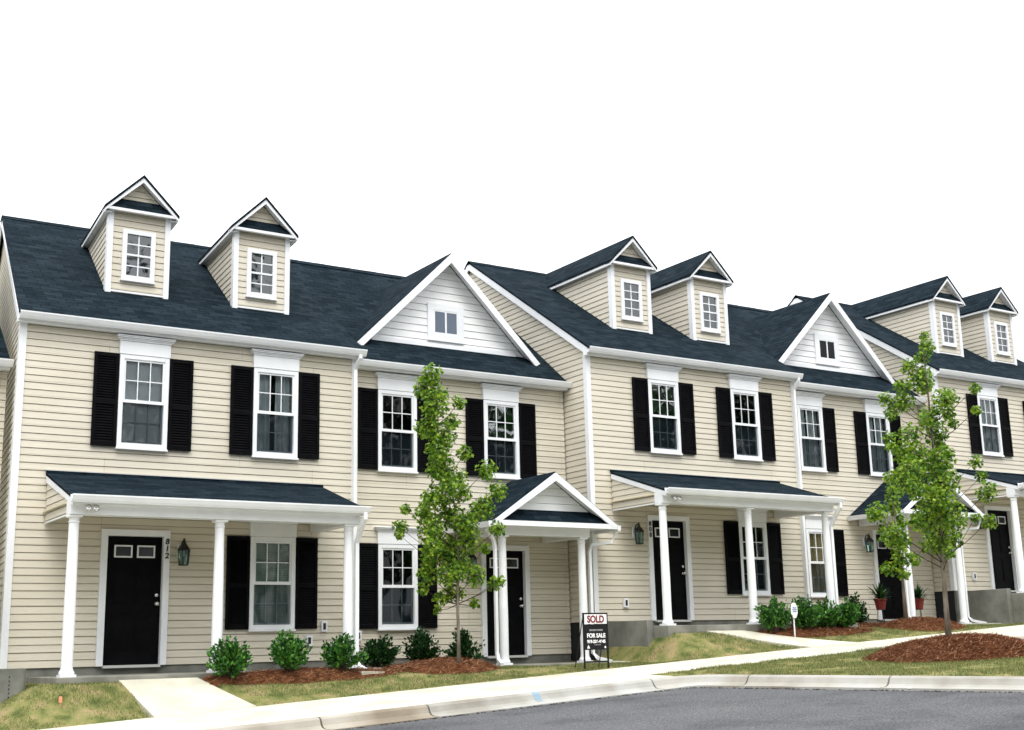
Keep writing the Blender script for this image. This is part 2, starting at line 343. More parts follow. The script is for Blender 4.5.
        s.add([(xs + st, yb - .002, zb), (xe - st, yb - .002, zb), (xe - st, yb - .002, zt), (xs + st, yb - .002, zt)], [(0, 1, 2, 3)])
        s.build('shutter', BLACK, P)
    return (x0 + .01, x1 - .01, zb + .01, zt - .01)
SASHL = mat('screened_sash_grey', (.50, .54, .58), .6, .3)

def lantern(P, X_, Y_, Z_, k_=1.25):
    x = y = z = 0
    b = MB(); b.box(x - .045, x + .045, y - .025, y, z + .10, z + .27)
    lp = b.build('wall_lantern', TRIM, P); lp.location = (X_, Y_, Z_); lp.scale = (k_, k_, k_)
    f = MB(); cx, cy = x, y - .13
    f.tube([(x, y - .02, z + .22), (x, y - .06, z + .30), (cx, cy - .01, z + .33), (cx, cy, z + .26)], .012, 6)
    f.lathe([(.012, .34), (.02, .31), (.03, .27), (.085, .20), (.09, .185), (.075, .18)], (cx, cy, z), 6)
    f.lathe([(.062, 0), (.07, .0), (.07, -.015), (.02, -.02)], (cx, cy, z), 6)
    for k in range(6):
        t = 2 * math.pi * k / 6; f.tube([(cx + .062 * math.cos(t), cy + .062 * math.sin(t), z), (cx + .078 * math.cos(t), cy + .078 * math.sin(t), z + .185)], .006, 4)
    f.tube([(cx, cy, z), (cx, cy, z + .1)], .012, 6); f.build('lantern_cage', LANT, lp)
    g = MB(); g.ring([[(cx + r * math.cos(2 * math.pi * k / 6), cy + r * math.sin(2 * math.pi * k / 6), z + h) for k in range(6)] for r, h in ((.058, .002), (.074, .18))], cap=False)
    g.build('lantern_glass', LGLASS, lp)

def door(P, x0, x1, y, z0=0, ztop=2.158, number=None, numside='R', handle='R'):
    c = .105; f = MB()
    f.box(x0, x0 + c, y - .06, y + .09, z0, ztop).box(x1 - c, x1, y - .06, y + .09, z0, ztop).box(x0 + c, x1 - c, y - .06, y + .09, ztop - c, ztop)
    fr = f.build('door_frame', TRIM, P, bevel=.004)
    MB().box(x0 + c, x1 - c, y - .09, y + .09, z0 - .03, z0 + .012).build('threshold', PLASTIC, fr)
    d = MB(); a, b = x0 + c + .004, x1 - c - .004; zb, zt = z0 + .016, ztop - c - .004; yy = y + .03
    d.box(a, b, yy, yy + .045, zb, zt)
    w = (b - a)
    for k in (0, 1):        # raised panels, one pair under the lights, one pair below
        xa = a + w * (.14 + .40 * k); xb = xa + w * .32
        for za, zc in ((zb + .22, zb + .80), (zb + .96, zb + 1.52)):
            d.box(xa, xb, yy - .008, yy - .0005, za, zc); d.box(xa + .03, xb - .03, yy - .014, yy - .0085, za + .03, zc - .03)
    dr = d.build('door', DOORM, P, bevel=.003)
    for k in (0, 1):
        xa = a + w * (.135 + .41 * k); xb = xa + w * .325; za, zc = zt - .34, zt - .14; t = .024; g = MB()
        g.box(xa, xb, yy - .02, yy - .001, zc - t, zc).box(xa, xb, yy - .02, yy - .001, za, za + t).box(xa, xa + t, yy - .02, yy - .001, za + t, zc - t).box(xb - t, xb, yy - .02, yy - .001, za + t, zc - t)
        g.build('door_light_frame', TRIM, dr)
        MB().box(xa + t, xb - t, yy - .006, yy - .001, za + t, zc - t).build('door_light_pane', mat('dark_door_glass', (.01, .012, .014), .08, .5), dr)
    hx = b - .065 if handle == 'R' else a + .065
    for nm, zz, r in (('deadbolt', 1.11, .030), ('door_handle', .97, .034)):
        h = MB(); prof = [(.032, 0), (.034, .008), (.012, .012), (.012, .035), (r, .042), (r, .062), (.012, .072)] if nm == 'door_handle' else [(.03, 0), (.032, .012), (.02, .018)]
        rings = [[(hx + rr * math.cos(2 * math.pi * k / 12), yy - dd, z0 + zz + rr * math.sin(2 * math.pi * k / 12)) for k in range(12)] for rr, dd in prof]
        h.ring(rings); h.build(nm, METAL, dr, smooth=True)
    if number:
        nx = x1 - c / 2 if numside == 'R' else x0 + c / 2 - .005
        for k, ch in enumerate(number):
            text(ch, .128, LANT, fr, (nx, y - .064, ztop - .225 - .115 * k), name='house_number', off=.004, shear=.12 if numside == 'R' else 0)

def gutter(P, x0, x1, yf, zt, name='gutter'):
    g = MB(); pr = [(yf + .125, zt), (yf + .125, zt - .115), (yf + .05, zt - .115), (yf + .028, zt - .08), (yf + .008, zt - .035), (yf, zt - .02), (yf, zt), (yf + .012, zt), (yf + .02, zt - .06), (yf + .11, zt - .06), (yf + .115, zt)]
    g.ring([[(x0, y, z) for y, z in pr], [(x1, y, z) for y, z in pr]]); return g.build(name, TRIM, P)
def downspout(P, pts, name='downspout', r=.045):
    g = MB(); g.tube(pts, r, 4, True)
    return g.build(name, TRIM, P)
def column(P, x, y, zb, zt, r=.080):
    c = MB(); c.box(x - .112, x + .112, y - .112, y + .112, zb, zb + .035)
    c.lathe([(.106, .036), (.112, .05), (.108, .07), (.098, .085), (r + .010, .10), (r + .006, .12), (r + .003, .16), (r + .004, (zt - zb) * .35), (r - .008, (zt - zb) - .12), (r + .002, zt - zb - .11), (r + .002, zt - zb - .095), (r - .008, zt - zb - .085), (r - .006, zt - zb - .05), (r + .014, zt - zb - .035), (r + .014, zt - zb - .033)], (x, y, zb), 20)
    c.box(x - .10, x + .10, y - .10, y + .10, zt - .033, zt - .002)
    return c.build('column', COLUMN, P)

def dormer(P, x0, x1, skew=0):
    """front wall at y=1.114 standing on the roof; depth runs back to the main roof plane"""
    xc = (x0 + x1) / 2; hw = (x1 - x0) / 2; y0 = 1.114; zb = roofz(y0) ; ze = 7.93; yo = .965
    zr = lambda y: roofz(y)
    w = MB()
    hx = (xc - .275, xc + .275, zb + .27, zb + 1.16)
    siding(w, [(x0, zb - .02), (x1, zb - .02), (x1, ze + .06), (x0, ze + .06)], (0, y0, 0), (1, 0, 0), (0, -1, 0), holes=[hx], zbase=.03)
    yb = (ze - 5.53) / SL - .24
    for xs, n in ((x0, -1), (x1, 1)):
        siding(w, [(y0, zb - .03), (yb + .2, ze + .13 - .03), (yb + .2, ze + .13), (y0, ze + .13)], (xs, 0, 0), (0, 1, 0), (n, 0, 0), zbase=.03)
    # inset triangle of siding behind the little skirt roof
    s2 = (8.622 - 7.979) / (hw + .13)
    siding(w, [(xc - (8.52 - ze - .25) / s2, ze + .25), (xc + (8.52 - ze - .25) / s2, ze + .25), (xc, 8.52)], (0, y0 + .01, 0), (1, 0, 0), (0, -1, 0), zbase=.03)
    d = w.build('dormer', SIDING, P)
    t = MB(); cw = .095
    for xa, xb, n in ((x0 - .03, x0 + cw - .03, -1), (x1 - cw + .03, x1 + .03, 1)): t.box(xa, xb, y0 - .045, y0 + .0, zb - .02, ze)
    for xs in (x0 - .032, x1 + .004): t.box(xs, xs + .028, y0 - .044, y0 + .085, zb + .02, ze)
    t.box(x0 + cw - .03, x1 - cw + .03, y0 - .04, y0, zb + .0, zb + .035)
    t.build('corner_trim', TRIM, d)
    xl, xr, zl, zp = xc - hw - .13, xc + hw + .13, 7.965, 8.622; th = .05
    r = MB()
    for sx, xe in ((-1, xl), (1, xr)):
        ybk = (zl - 5.53) / SL - .20; ypk = (zp - 5.53) / SL - .20
        r.prism([(xe + sx * .012, yo - .045, zl - .002), (xc, yo - .045, zp + .012), (xc, ypk + .05, zp + .012), (xe + sx * .012, ybk + .05, zl - .002)], (0, 0, -th))
    r.prism([(xl + .05, yo + .012, zl + .02), (xr - .05, yo + .012, zl + .02), (xr - .25, y0 + .02, zl + .25), (xl + .25, y0 + .02, zl + .25)], (0, 0, -.02))
    r.build('dormer_roof', ROOF, d)
    f = MB(); rk = .065
    for xe in (xl, xr):
        f.prism([(xe, yo - .03, zl - .052), (xc, yo - .03, zp - .042), (xc, yo - .03, zp - .042 - rk * 1.35), (xe, yo - .03, zl - .052 - rk * .8)], (0, .035, 0))
    f.box(xl + .05, xr - .05, yo - .022, yo + .03, zl - .060, zl - .012)           # eave return across the front
    f.box(xl + .04, xr - .04, yo + .03, y0 - .046, zl - .045, zl - .02)
    ybk = (zl - 5.53) / SL - .20
    for xa, xb in ((xl + .0, xl + .03), (xr - .03, xr - .0)): f.box(xa, xb, yo + .02, ybk - .02, zl - .11, zl - .054)
    for xa, xb in ((xl + .03, x0 - .0), (x1 + .0, xr - .03)): f.box(xa, xb, yo + .032, ybk, zl - .10, zl - .085)
    for sx, xe in ((-1, xl), (1, xr)):     # soffit boards under the raking eaves
        f.prism([(xe, yo + .02, zl - .06), (xc, yo + .02, zp - .06), (xc, y0 + .02, zp - .06), (xe, y0 + .02, zl - .06)], (0, 0, -.012))
    f.build('rake_trim', TRIM, d)
    # window 2x4 lights
    a, b, za, zc = hx; y = y0; q = MB(); c = .06
    a -= .0; b += .0
    q.box(a - .02, a + c, y - .055, y + .03, za - .02, zc + .02).box(b - c, b + .02, y - .055, y + .03, za - .02, zc + .02).box(a + c, b - c, y - .055, y + .03, zc - c, zc + .02).box(a + c, b - c, y - .055, y + .03, za - .02, za + c)
    q.box(a - .035, b + .035, y - .075, y - .002, za - .05, za - .022)
    q.build('window_frame', TRIM, d)
    q = MB(); zm = (za + zc) / 2
    q.box(a + c, b - c, y - .04, y + .0, zm - .018, zm + .018)
    for z0, z1 in ((za + c, zm - .018), (zm + .018, zc - c)):
        q.box((a + b) / 2 - .011, (a + b) / 2 + .011, y - .028, y - .004, z0, z1)
        zz = (z0 + z1) / 2
        q.box(a + c, (a + b) / 2 - .011, y - .027, y - .005, zz - .011, zz + .011).box((a + b) / 2 + .011, b - c, y - .027, y - .005, zz - .011, zz + .011)
    q.build('sash', TRIM, d)
    g = MB(); g.add([(a + c, y - .016, za + c), (b - c, y - .016, za + c), (b - c, y - .016, zc - c), (a + c, y - .016, zc - c)], [(0, 1, 2, 3)]); g.build('pane', GLASSD, d)
    r = MB(); X0, X1, Y0, Y1, Z0, Z1 = a, b, y + .031, y + .5, za, zc
    r.add([(X0, Y0, Z0), (X1, Y0, Z0), (X1, Y1, Z0), (X0, Y1, Z0), (X0, Y0, Z1), (X1, Y0, Z1), (X1, Y1, Z1), (X0, Y1, Z1)], [(0, 1, 2, 3), (7, 6, 5, 4), (1, 5, 6, 2), (2, 6, 7, 3), (0, 3, 7, 4)])
    r.build('room_interior', DROOM, d)
    if skew:
        for o in [d] + list(d.children):
            for v in o.data.vertices: v.co.x += skew * max(0, v.co.y - 1.15)

SL = .655
YR, ZR = 4.5, 8.65
def roofz(y): return ZR - SL * (YR - y)
def house_a(ox, oy, oz, label, number, numside, fills, cheek=False, slab_depth=.5, seed=0, skew=0):
    P = empty('townhouse', (ox, oy, oz), label, 'townhouse', 'townhouses joined in one row')
    XL, XR = -1.40, 4.50
    holes = []
    for i, (x0, x1, zb, zt) in enumerate(((.168, 1.004, WB, WT), (2.514, 3.353, WB, WT), (2.517, 3.345, DB, DT))):
        holes.append(window(P, x0, x1, zb, zt, 0, fills[i], seed=seed + i))
    holes.append((.01, 1.11, -.01, 2.14)); door(P, 0, 1.121, 0, number=number, numside=numside)
    w = MB(); siding(w, [(XL, 0), (XR, 0), (XR, 5.44), (XL, 5.44)], (0, 0, 0), (1, 0, 0), (0, -1, 0), holes)
    pent = [(0, 0), (0, 5.42), (.001, 5.44), (YR, roofz(YR) - .06), (2 * YR, 5.44), (2 * YR, 0)]
    w.build('wall', SIDING, P)
    for xs, n in ((XL, -1), (XR, 1)): w = MB(); siding(w, pent, (xs, 0, 0), (skew if n < 0 else 0, 1, 0), (n, 0, 0)); w.build('side_wall', SIDING, P)
    MB().box(XL, XR, 9.0, 9.02, 0, 5.5).build('rear_wall', SIDING, P)
    for pr in ([(XL - .034, -.034), (XL + .075, -.034), (XL + .075, -.001), (XL - .001, -.001), (XL - .001, .085), (XL - .034, .085)],
               [(XR + .034, -.034), (XR - .075, -.034), (XR - .075, -.001), (XR + .001, -.001), (XR + .001, .085), (XR + .034, .085)]):
        MB().prism([(x, y, 0) for x, y in pr], (0, 0, 5.42)).build('corner_board', TRIM, P)
    f = MB(); f.box(XL + .01, XR - .01, .012, 8.95, -slab_depth - .6, -.002); f.build('foundation', FOUND, P)
    f = MB(); f.box(XL - .012, XL + .004, .012, 4, -slab_depth - .6, -.006)
    if cheek: f.build('foundation_side', DARKF, P)  # thin dark sheet over the left side of the foundation
    # roof
    r = MB(); e0 = -.20; ze = roofz(e0)
    solid_roof(r, [(XL - .10, e0, ze), (XR + .10, e0, ze), (XR + .10, YR, ZR), (XL - .10 + skew * YR, YR, ZR)])
    solid_roof(r, [(XL - .10 + skew * YR, YR, ZR), (XR + .10, YR, ZR), (XR + .10, 9.2, ze), (XL - .10 + skew * 9.2, 9.2, ze)])
    for k in range(19): # ridge cap shingles
        x = XL - .10 + skew * YR + k * .325
        xe = min(x + .33, XR + .10)
        if xe <= x: break
        r.prism([(x, YR - .15, ZR - .085), (x, YR, ZR + .018), (x, YR + .15, ZR - .085)], (xe - x, 0, .004 if k % 2 else 0))
    r.build('roof', ROOF, P)
    f = MB(); f.box(XL - .09, XR + .09, -.148, -.128, 5.40, ze - .012)
    f.box(XL - .09, XR + .09, -.128, 0, 5.405, 5.42)
    f.build('eave_soffit', TRIM, P)
    for xs in (XL - .092, XR + .072):
        f = MB()
        k = skew if xs < XL else 0
        f.prism([(xs + k * y, y, z) for y, z in ((-.15, roofz(-.15) - .052), (YR, ZR - .052), (YR, ZR - .22), (-.02, roofz(-.02) - .22), (-.02, 5.395), (-.15, 5.395))], (.02, 0, 0))
        f.prism([(xs + k * y, y, z) for y, z in ((YR, ZR - .052), (9.15, roofz(-.15) - .052), (9.15, roofz(-.15) - .18), (YR, ZR - .22))], (.02, 0, 0))
        if xs < XL: f.prism([(XL - .072, 0, roofz(0) - .12), (XL - .026, 0, roofz(0) - .12), (XL - .026 + k * YR, YR, ZR - .12), (XL - .072 + k * YR, YR, ZR - .12)], (0, 0, -.01))
        f.build('rake_board', TRIM, P)
    gutter(P, XL - .09, XR + .118, -.273, 5.556)
    downspout(P, [(4.50, -.21, 5.50), (4.50, -.21, 5.40), (4.455, -.085, 5.20), (4.455, -.085, 3.0), (4.455, -.085, .02), (4.455, -.12, -.10), (4.455, -.30, -.16)])
    dormer(P, .20, 1.265, skew * .85); dormer(P, 2.54, 3.60, skew * .85)
    # porch
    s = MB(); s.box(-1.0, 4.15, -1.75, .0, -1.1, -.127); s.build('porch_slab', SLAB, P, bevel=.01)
    if cheek:
        s = MB(); s.box(-1.16, -1.005, -1.32, .008, -.95, -.012); s.build('cheek_wall', FOUND, P, bevel=.012)
        s = MB(); s.box(-1.42, -1.165, -.05, .01, -.95, -.012); s.build('foundation_face', FOUND, P)
    for x in (-.812, 1.425, 3.646): column(P, x, -1.516, -.127, 2.204)
    b = MB(); b.box(-.905, 3.80, -1.64, -1.40, 2.206, 2.415); b.build('porch_beam', TRIM, P, bevel=.004)
    b = MB(); b.box(3.62, 3.80, -1.398, -.028, 2.206, 2.415); b.build('porch_beam', TRIM, P, bevel=.004)
    b = MB(); b.box(-.93, 3.62, -1.398, -.03, 2.38, 2.40); b.build('porch_ceiling', SOFFIT, P)
    ps = (3.02 - 2.44) / 1.80; pz = lambda y: 3.02 + ps * y
    r = MB(); solid_roof(r, [(-.91, -1.79, pz(-1.79)), (3.86, -1.79, pz(-1.79)), (3.86, -.026, pz(-.026)), (-.91, -.026, pz(-.026))], .04)
    r.box(-.91, 3.86, -.05, -.022, pz(0) - .02, pz(0) + .03)
    r.build('porch_roof', ROOF, P)
    MB().box(-.92, 3.80, -.052, -.018, pz(0) + .031, pz(0) + .046).build('roof_flashing', PLASTIC, P)
    for xs, n, x2 in ((-.875, -1, -1), (3.79, 1, 1)):
        q = MB(); siding(q, [(-1.62, 2.226), (-.03, 2.226), (-.03, pz(-.03) - .05), (-1.62, pz(-1.62) - .05)], (xs, 0, 0), (0, 1, 0), (n, 0, 0), zbase=.02)
        q.build('porch_gable_end', SIDING, P)
    q = MB()
    for xs in (-.906, 3.83): q.prism([(xs, -1.77, pz(-1.77) - .042), (xs, -.03, pz(-.03) - .042), (xs, -.03, pz(-.03) - .145), (xs, -1.77, pz(-1.77) - .13)], (.022, 0, 0))
    q.box(-.90, 3.84, -1.765, -1.64, 2.345, 2.36).box(-.90, 3.84, -1.768, -1.75, 2.361, 2.41)
    q.box(-.896, -.865, -1.62, -.03, 2.206, 2.225).box(3.80, 3.835, -1.62, -.03, 2.206, 2.26)
    q.build('porch_fascia', TRIM, P)
    gutter(P, -.945, 3.885, -1.895, 2.478, 'porch_gutter')
    downspout(P, [(3.80, -1.83, 2.42), (3.80, -1.83, 2.28), (3.80, -1.60, 2.02), (3.80, -1.52, 1.9), (3.80, -1.52, 1.2), (3.80, -1.52, -.02), (3.80, -1.62, -.10), (3.80, -1.85, -.155)], 'porch_downspout')
    fl = MB()
    for dx in (-.05, .06):
        rings = [[(-.62 + dx + rr * math.cos(2 * math.pi * k / 12) , -1.65 - dd, 2.335 - dd * .4 + rr * math.sin(2 * math.pi * k / 12)) for k in range(12)] for rr, dd in ((.02, 0), (.022, .04), (.045, .09), (.05, .12), (.0, .11))]
        fl.ring(rings)
    fl.build('flood_light', METAL, P, smooth=True)
    if numside == 'R': lantern(P, 1.31, -.03, 1.60)
    else: lantern(P, -.36, -.03, 1.55)
    for x, z in ((3.62, .34), (3.90, .58)) if number == '812' else ((-.66, .36),):
        o = MB(); o.box(x - .055, x + .055, -.075, -.02, z - .09, z + .09); b = o.build('outlet_box', TRIM, P)
        MB().box(x - .03, x + .02, -.082, -.0755, z - .055, z + .055).build('outlet_cover', DARKP, b)
    return P

def gable(w, r, f, xl, xr, zl, zp, yo, yw, yback, zbase, th=.05, board=.12):
    """raking gable: r shingles, f trim, w siding; front at yo, wall at yw, roof runs back to yback"""
    xc = (xl + xr) / 2; s = (zp - zl) / (xc - xl)
    for xe in (xl, xr):
        r.prism([(xe, yo, zl), (xc, yo, zp), (xc, yback, zp), (xe, yback, zl)], (0, 0, -th))
        f.prism([(xe, yo - .025, zl - .025), (xc, yo - .025, zp - .022), (xc, yo - .025, zp - .022 - board * 1.3), (xe + (board * .75 if xe == xl else -board * .75), yo - .025, zl - board * .62)], (0, .04, 0))
        f.prism([(xe, yo + .015, zl - .055), (xc, yo + .015, zp - .055), (xc, yw - .028, zp - .055), (xe, yw - .028, zl - .055)], (0, 0, -.012))
    hw = (zp - .075 - zbase) / s
    siding(w, [(xc - hw, zbase), (xc + hw, zbase), (xc, zp - .075)], (0, yw, 0), (1, 0, 0), (0, -1, 0), zbase=zbase, h=.15)

def house_b(ox, oy, oz, label, fills, slab_depth=.5, seed=0, full=True, number=None):
    P = empty('townhouse', (ox, oy, oz), label, 'townhouse', 'townhouses joined in one row')
    XL, XR, Y = 4.54, 9.72, .752
    holes = []
    for i, (x0, x1, zb, zt) in enumerate(((5.331, 6.175, WB, WT), (7.71, 8.55, WB, WT), (5.334, 6.171, DB, DT))):
        holes.append(window(P, x0, x1, zb, zt, Y, fills[i], seed=seed + i))
    holes.append((7.605, 8.715, -.01, 2.12)); door(P, 7.597, 8.727, Y, z0=-.02, ztop=2.14, handle='R')
    w = MB(); siding(w, [(XL, 0), (XR, 0), (XR, 5.44), (XL, 5.44)], (0, Y, 0), (1, 0, 0), (0, -1, 0), holes)
    MB().box(XL, XR, 9.0, 9.02, 0, 5.5).build('rear_wall', SIDING, P)
    if not full:
        siding(w, [(Y, 0), (9, 0), (9, 5.4), (4.5, 8.5), (Y, 5.7)], (XR, 0, 0), (0, 1, 0), (1, 0, 0))
    w.build('wall', SIDING, P)
    f = MB(); f.box(XL, XR, Y + .012, 8.95, -slab_depth - .6, -.002); f.build('foundation', FOUND, P)
    e0 = .50; z0 = 5.53; sb = (ZR - z0) / (YR - e0); rz = lambda y: z0 + sb * (y - e0)
    r = MB(); solid_roof(r, [(XL + .0, e0, z0), (XR + .0, e0, z0), (XR + .0, YR, ZR), (XL, YR, ZR)])
    solid_roof(r, [(XL, YR, ZR), (XR, YR, ZR), (XR, 9.2, z0), (XL, 9.2, z0)])
    for k in range(17):
        x = XL + .07 + k * .325; xe = min(x + .33, XR)
        if xe > x: r.prism([(x, YR - .15, ZR - .095), (x, YR, ZR + .018), (x, YR + .15, ZR - .095)], (xe - x, 0, .004 if k % 2 else 0))
    f = MB(); f.box(XL + .09, XR - .0, e0 + .052, e0 + .072, 5.40, z0 - .01).box(XL + .09, XR - .0, e0 + .072, Y, 5.405, 5.42)
    f.build('eave_soffit', TRIM, P)
    gutter(P, XL + .085, XR + .03, .427, 5.556)
    # big front gable
    gw, gf = MB(), MB(); yo, yw, xl, xr, zl, zp = 1.12, 1.40, 5.08, 9.40, 6.07, 8.20; xc = (xl + xr) / 2
    gable(gw, r, gf, xl, xr, zl, zp, yo, yw, 4.2, rz(yw) - .03, board=.15)
    gf.box(xl + .45, xr - .45, yw - .05, yw - .003, rz(yw) - .03, rz(yw) + .055)
    r.build('roof', ROOF, P); gb = gw.build('front_gable', WSIDING, P); gf.build('rake_trim', TRIM, gb)
    a, b, za, zc = xc - .29, xc + .29, 6.50, 7.0
    q = MB(); q.box(a - .14, b + .14, yw - .045, yw - .005, za - .14, za).box(a - .14, b + .14, yw - .045, yw - .005, zc, zc + .14).box(a - .14, a, yw - .045, yw - .005, za, zc).box(b, b + .14, yw - .045, yw - .005, za, zc)
    q.box(a - .16, b + .16, yw - .065, yw - .047, za - .16, za - .13)
    q.build('gable_window_frame', TRIM, gb)
    q = MB(); q.box(a, b, yw - .040, yw - .020, zc - .03, zc).box(a, b, yw - .04, yw - .02, za, za + .03).box(a, a + .03, yw - .04, yw - .02, za + .03, zc - .03).box(b - .03, b, yw - .04, yw - .02, za + .03, zc - .03).box(xc - .02, xc + .02, yw - .04, yw - .02, za + .03, zc - .03)
    q.build('gable_window_sash', TRIM, gb)
    MB().box(a + .01, b - .01, yw - .0335, yw - .030, za + .01, zc - .01).build('gable_window_pane', GABDARK if 'half hidden' in label else GABGLASS, gb)
    # porch
    J, JZ = -.55, 2.208; xl, xr, zl, zp, yo, yw = 6.86, 9.76, 2.45, 3.425, -.90, -.62; xc = (xl + xr) / 2
    s = MB(); s.box(6.95, 9.45, -.80, Y, -.60, -.165); s.build('porch_slab', SLAB, P, bevel=.01)
    for x in (7.29, 9.12): column(P, x, J, -.165, JZ)
    for bx in ((7.16, 9.26, J - .11, J + .11), (7.16, 7.36, J + .111, Y - .028), (9.06, 9.26, J + .111, Y - .028)): MB().box(*bx, JZ + .002, 2.395).build('porch_beam', TRIM, P, bevel=.004)
    b = MB(); b.box(7.37, 9.05, J + .115, Y - .03, 2.36, 2.38); b.build('porch_ceiling', SOFFIT, P)
    pr, pw, pf = MB(), MB(), MB()
    gable(pw, pr, pf, xl, xr, zl, zp, yo, yw, Y - .027, 2.69, board=.12)
    pr.prism([(xl + .06, yo + .02, zl + .02), (xr - .06, yo + .02, zl + .02), (xr - .34, yw - .025, 2.70), (xl + .34, yw - .025, 2.70)], (0, 0, -.02))
    pr.build('porch_roof', ROOF, P)
    pg = pw.build('porch_gable', WSIDING, P)
    pf.box(xl + .02, xr - .02, yo - .022, yo + .03, zl - .09, zl + .005)
    pf.box(xl + .05, xr - .05, yo + .03, J - .12, zl - .062, zl - .045)
    for xa, xb in ((xl + .05, 7.15), (9.27, xr - .05)): pf.box(xa, xb, J - .12, Y - .03, zl - .062, zl - .045)
    pf.build('rake_trim', TRIM, pg)
    for xa, xb in ((xl - .09, xl + .02), (xr - .02, xr + .09)):
        gl = MB(); gl.prism([(xa, yo, zl - .015), (xb, yo, zl - .015), (xb - .02, yo, zl - .12), (xa + .03, yo, zl - .12)], (0, Y - .03 - yo, 0))
        gl.build('porch_gutter', TRIM, P)
    downspout(P, [(9.80, -.78, 2.36), (9.80, -.78, 2.30), (9.70, -.76, 2.12), (9.42, -.50, 2.08), (9.38, -.46, 1.95), (9.38, -.46, 1.2), (9.38, -.46, 0.0), (9.42, -.56, -.09), (9.52, -.86, -.16)], 'porch_downspout', .04)
    downspout(P, [(6.90, -.66, 2.34), (6.90, -.66, 2.28), (7.06, -.62, 2.10), (7.10, -.60, 1.95), (7.10, -.60, 1.2), (7.10, -.60, .05), (7.08, -.68, -.08), (6.98, -.95, -.15)], 'porch_downspout', .04)
    lantern(P, 7.30, Y - .03, 1.60)
    o = MB(); x, z = 4.93, .42; o.box(x - .055, x + .055, Y - .075, Y - .02, z - .09, z + .09); b = o.build('outlet_box', TRIM, P)
    MB().box(x - .03, x + .02, Y - .082, Y - .0755, z - .055, z + .055).build('outlet_cover', DARKP, b)
    return P
GABGLASS = mat('gable_window_glass', (.10, .13, .18), .06, .6)
GABDARK = mat('dark_gable_window_glass', (.006, .007, .01), .2, .2)

P1, P2, P3 = (0, 0, 0), (11.15419, -.07825, .61378), (22.308, .06829, 1.26912)
nb_ = house_b(-11.154, 0, -.66, 'beige townhouse cut off by the left edge of the photo beyond the white corner board', ('dark', 'dark', 'dark'), .6, full=True)
for ch in nb_.children:
    if ch.name.startswith(('porch', 'column', 'wall_lantern')): ch.location.x -= .42
house_a(*P1, 'beige townhouse numbered 812 with two dormers, wide shed roofed porch and black front door', '812', 'R', ('blind', 'curtain', 'green'), seed=1, skew=.115)
house_b(*P1, 'beige townhouse with white front gable, narrow gabled porch behind the sold sign and maple', ('dark', 'sky', 'dark'), seed=4)
house_a(*P2, 'beige two dormer townhouse numbered 808 in the middle of the row above the grass slope', '808', 'L', ('sky', 'dark', 'dark'), True, .5, seed=8)
house_b(*P2, 'beige townhouse with white gable and gabled porch half hidden by the fuller maple', ('curtain', 'curtain', 'tan'), seed=11)
house_a(*P3, 'beige two dormer townhouse at the right edge of the photo behind the high grey foundation', None, 'L', ('blind', 'curtain', 'dark'), True, .5, seed=15)

# ---------------------------------------------------------------- terrain
def cx_(x): return max(-40, min(60, x))
def plane(x, y): return -.618 + .055 * cx_(x) + .02 * max(-45, min(20, y))
def sst(a, b, t): t = max(0, min(1, (t - a) / (b - a))); return t * t * (3 - 2 * t)
def yardz(x):
    z = -.93 + .71 * sst(-2.7, -1.1, x)
    z += .02 * sst(1, 9, x)
    z += .54 * sst(9.62, 10.30, x) + .05 * sst(12, 20, x)
    z += .60 * sst(21.4, 22.3, x) + .6 * sst(32, 33.6, x)
    return z
def island_d(x, y):
    """>0 inside the planted island between the parking bays"""
    a = x - (7.72 - (y + 6.35) * .215); b = (13.55 - (y + 6.35) * .1) - x; c = y + 12.2
    return min(a, b, c)
def gz(x, y):
    p = plane(x, y)
    if y < -3.0: return p - .005
    t = max(0, min(1, (y + 3.01) / 1.12)); t = .6 * t + .4 * t * t * (3 - 2 * t); h = yardz(x)
    return (plane(x, -3) - .012) * (1 - t) + h * t + noise.noise(Vector((x * 1.7, y * 1.7, 3))) * .02 * sst(-2.9, -2.3, y)
def on_path(x, y):
    if -5.6 < y < -2.98 and x < 7.2: return True
    if -4.80 < y < -2.98: return True
    if -5.6 < y < -2.98 and x > 13.6: return True
    for x0, x1, x2, x3, yt in WALKS:
        if yt - .05 > y > -3.05:
            t = (y - yt) / (-3 - yt)
            if x0 + (x2 - x0) * t - .02 < x < x1 + (x3 - x1) * t + .02: return True
    return False
WALKS = [(-.13, 1.05, .02, 1.50, -1.75), (11.10, 12.02, 12.70, 13.95, -1.83), (22.3, 23.3, 23.9, 25.1, -1.7)]
def lin(a, b, n): return [a + (b - a) * i / n for i in range(n + 1)]
def grid(xs, ys, fz, keep=lambda x, y: True):
    m = MB(); ix = {}
    nx, ny = len(xs), len(ys)
    m.v = [(x, y, fz(x, y)) for y in ys for x in xs]
    m.f = [(j * nx + i, j * nx + i + 1, (j + 1) * nx + i + 1, (j + 1) * nx + i) for j in range(ny - 1) for i in range(nx - 1) if keep((xs[i] + xs[i + 1]) / 2, (ys[j] + ys[j + 1]) / 2)]
    return m
def groundz(x, y):
    p = plane(x, y)
    if y < -5.3:
        d = island_d(x, y)
        if d > .12: return p - .012
        return p - .42
    if on_path(x, y): return min(gz(x, y), p if y < -3 else 9) - .07
    return gz(x, y)
xs = [-400, -200, -100, -60, -30, -15] + lin(-9, 34, 330) + [40, 50, 70, 120, 250, 400]
ys = [-400, -200, -100, -50, -30, -16] + lin(-13, 1, 120) + [2, 4, 8, 12, 20, 40, 100, 250, 400]
g = grid(xs, ys, groundz).build('ground', LAWN, uv=False, smooth=True); structure(g)
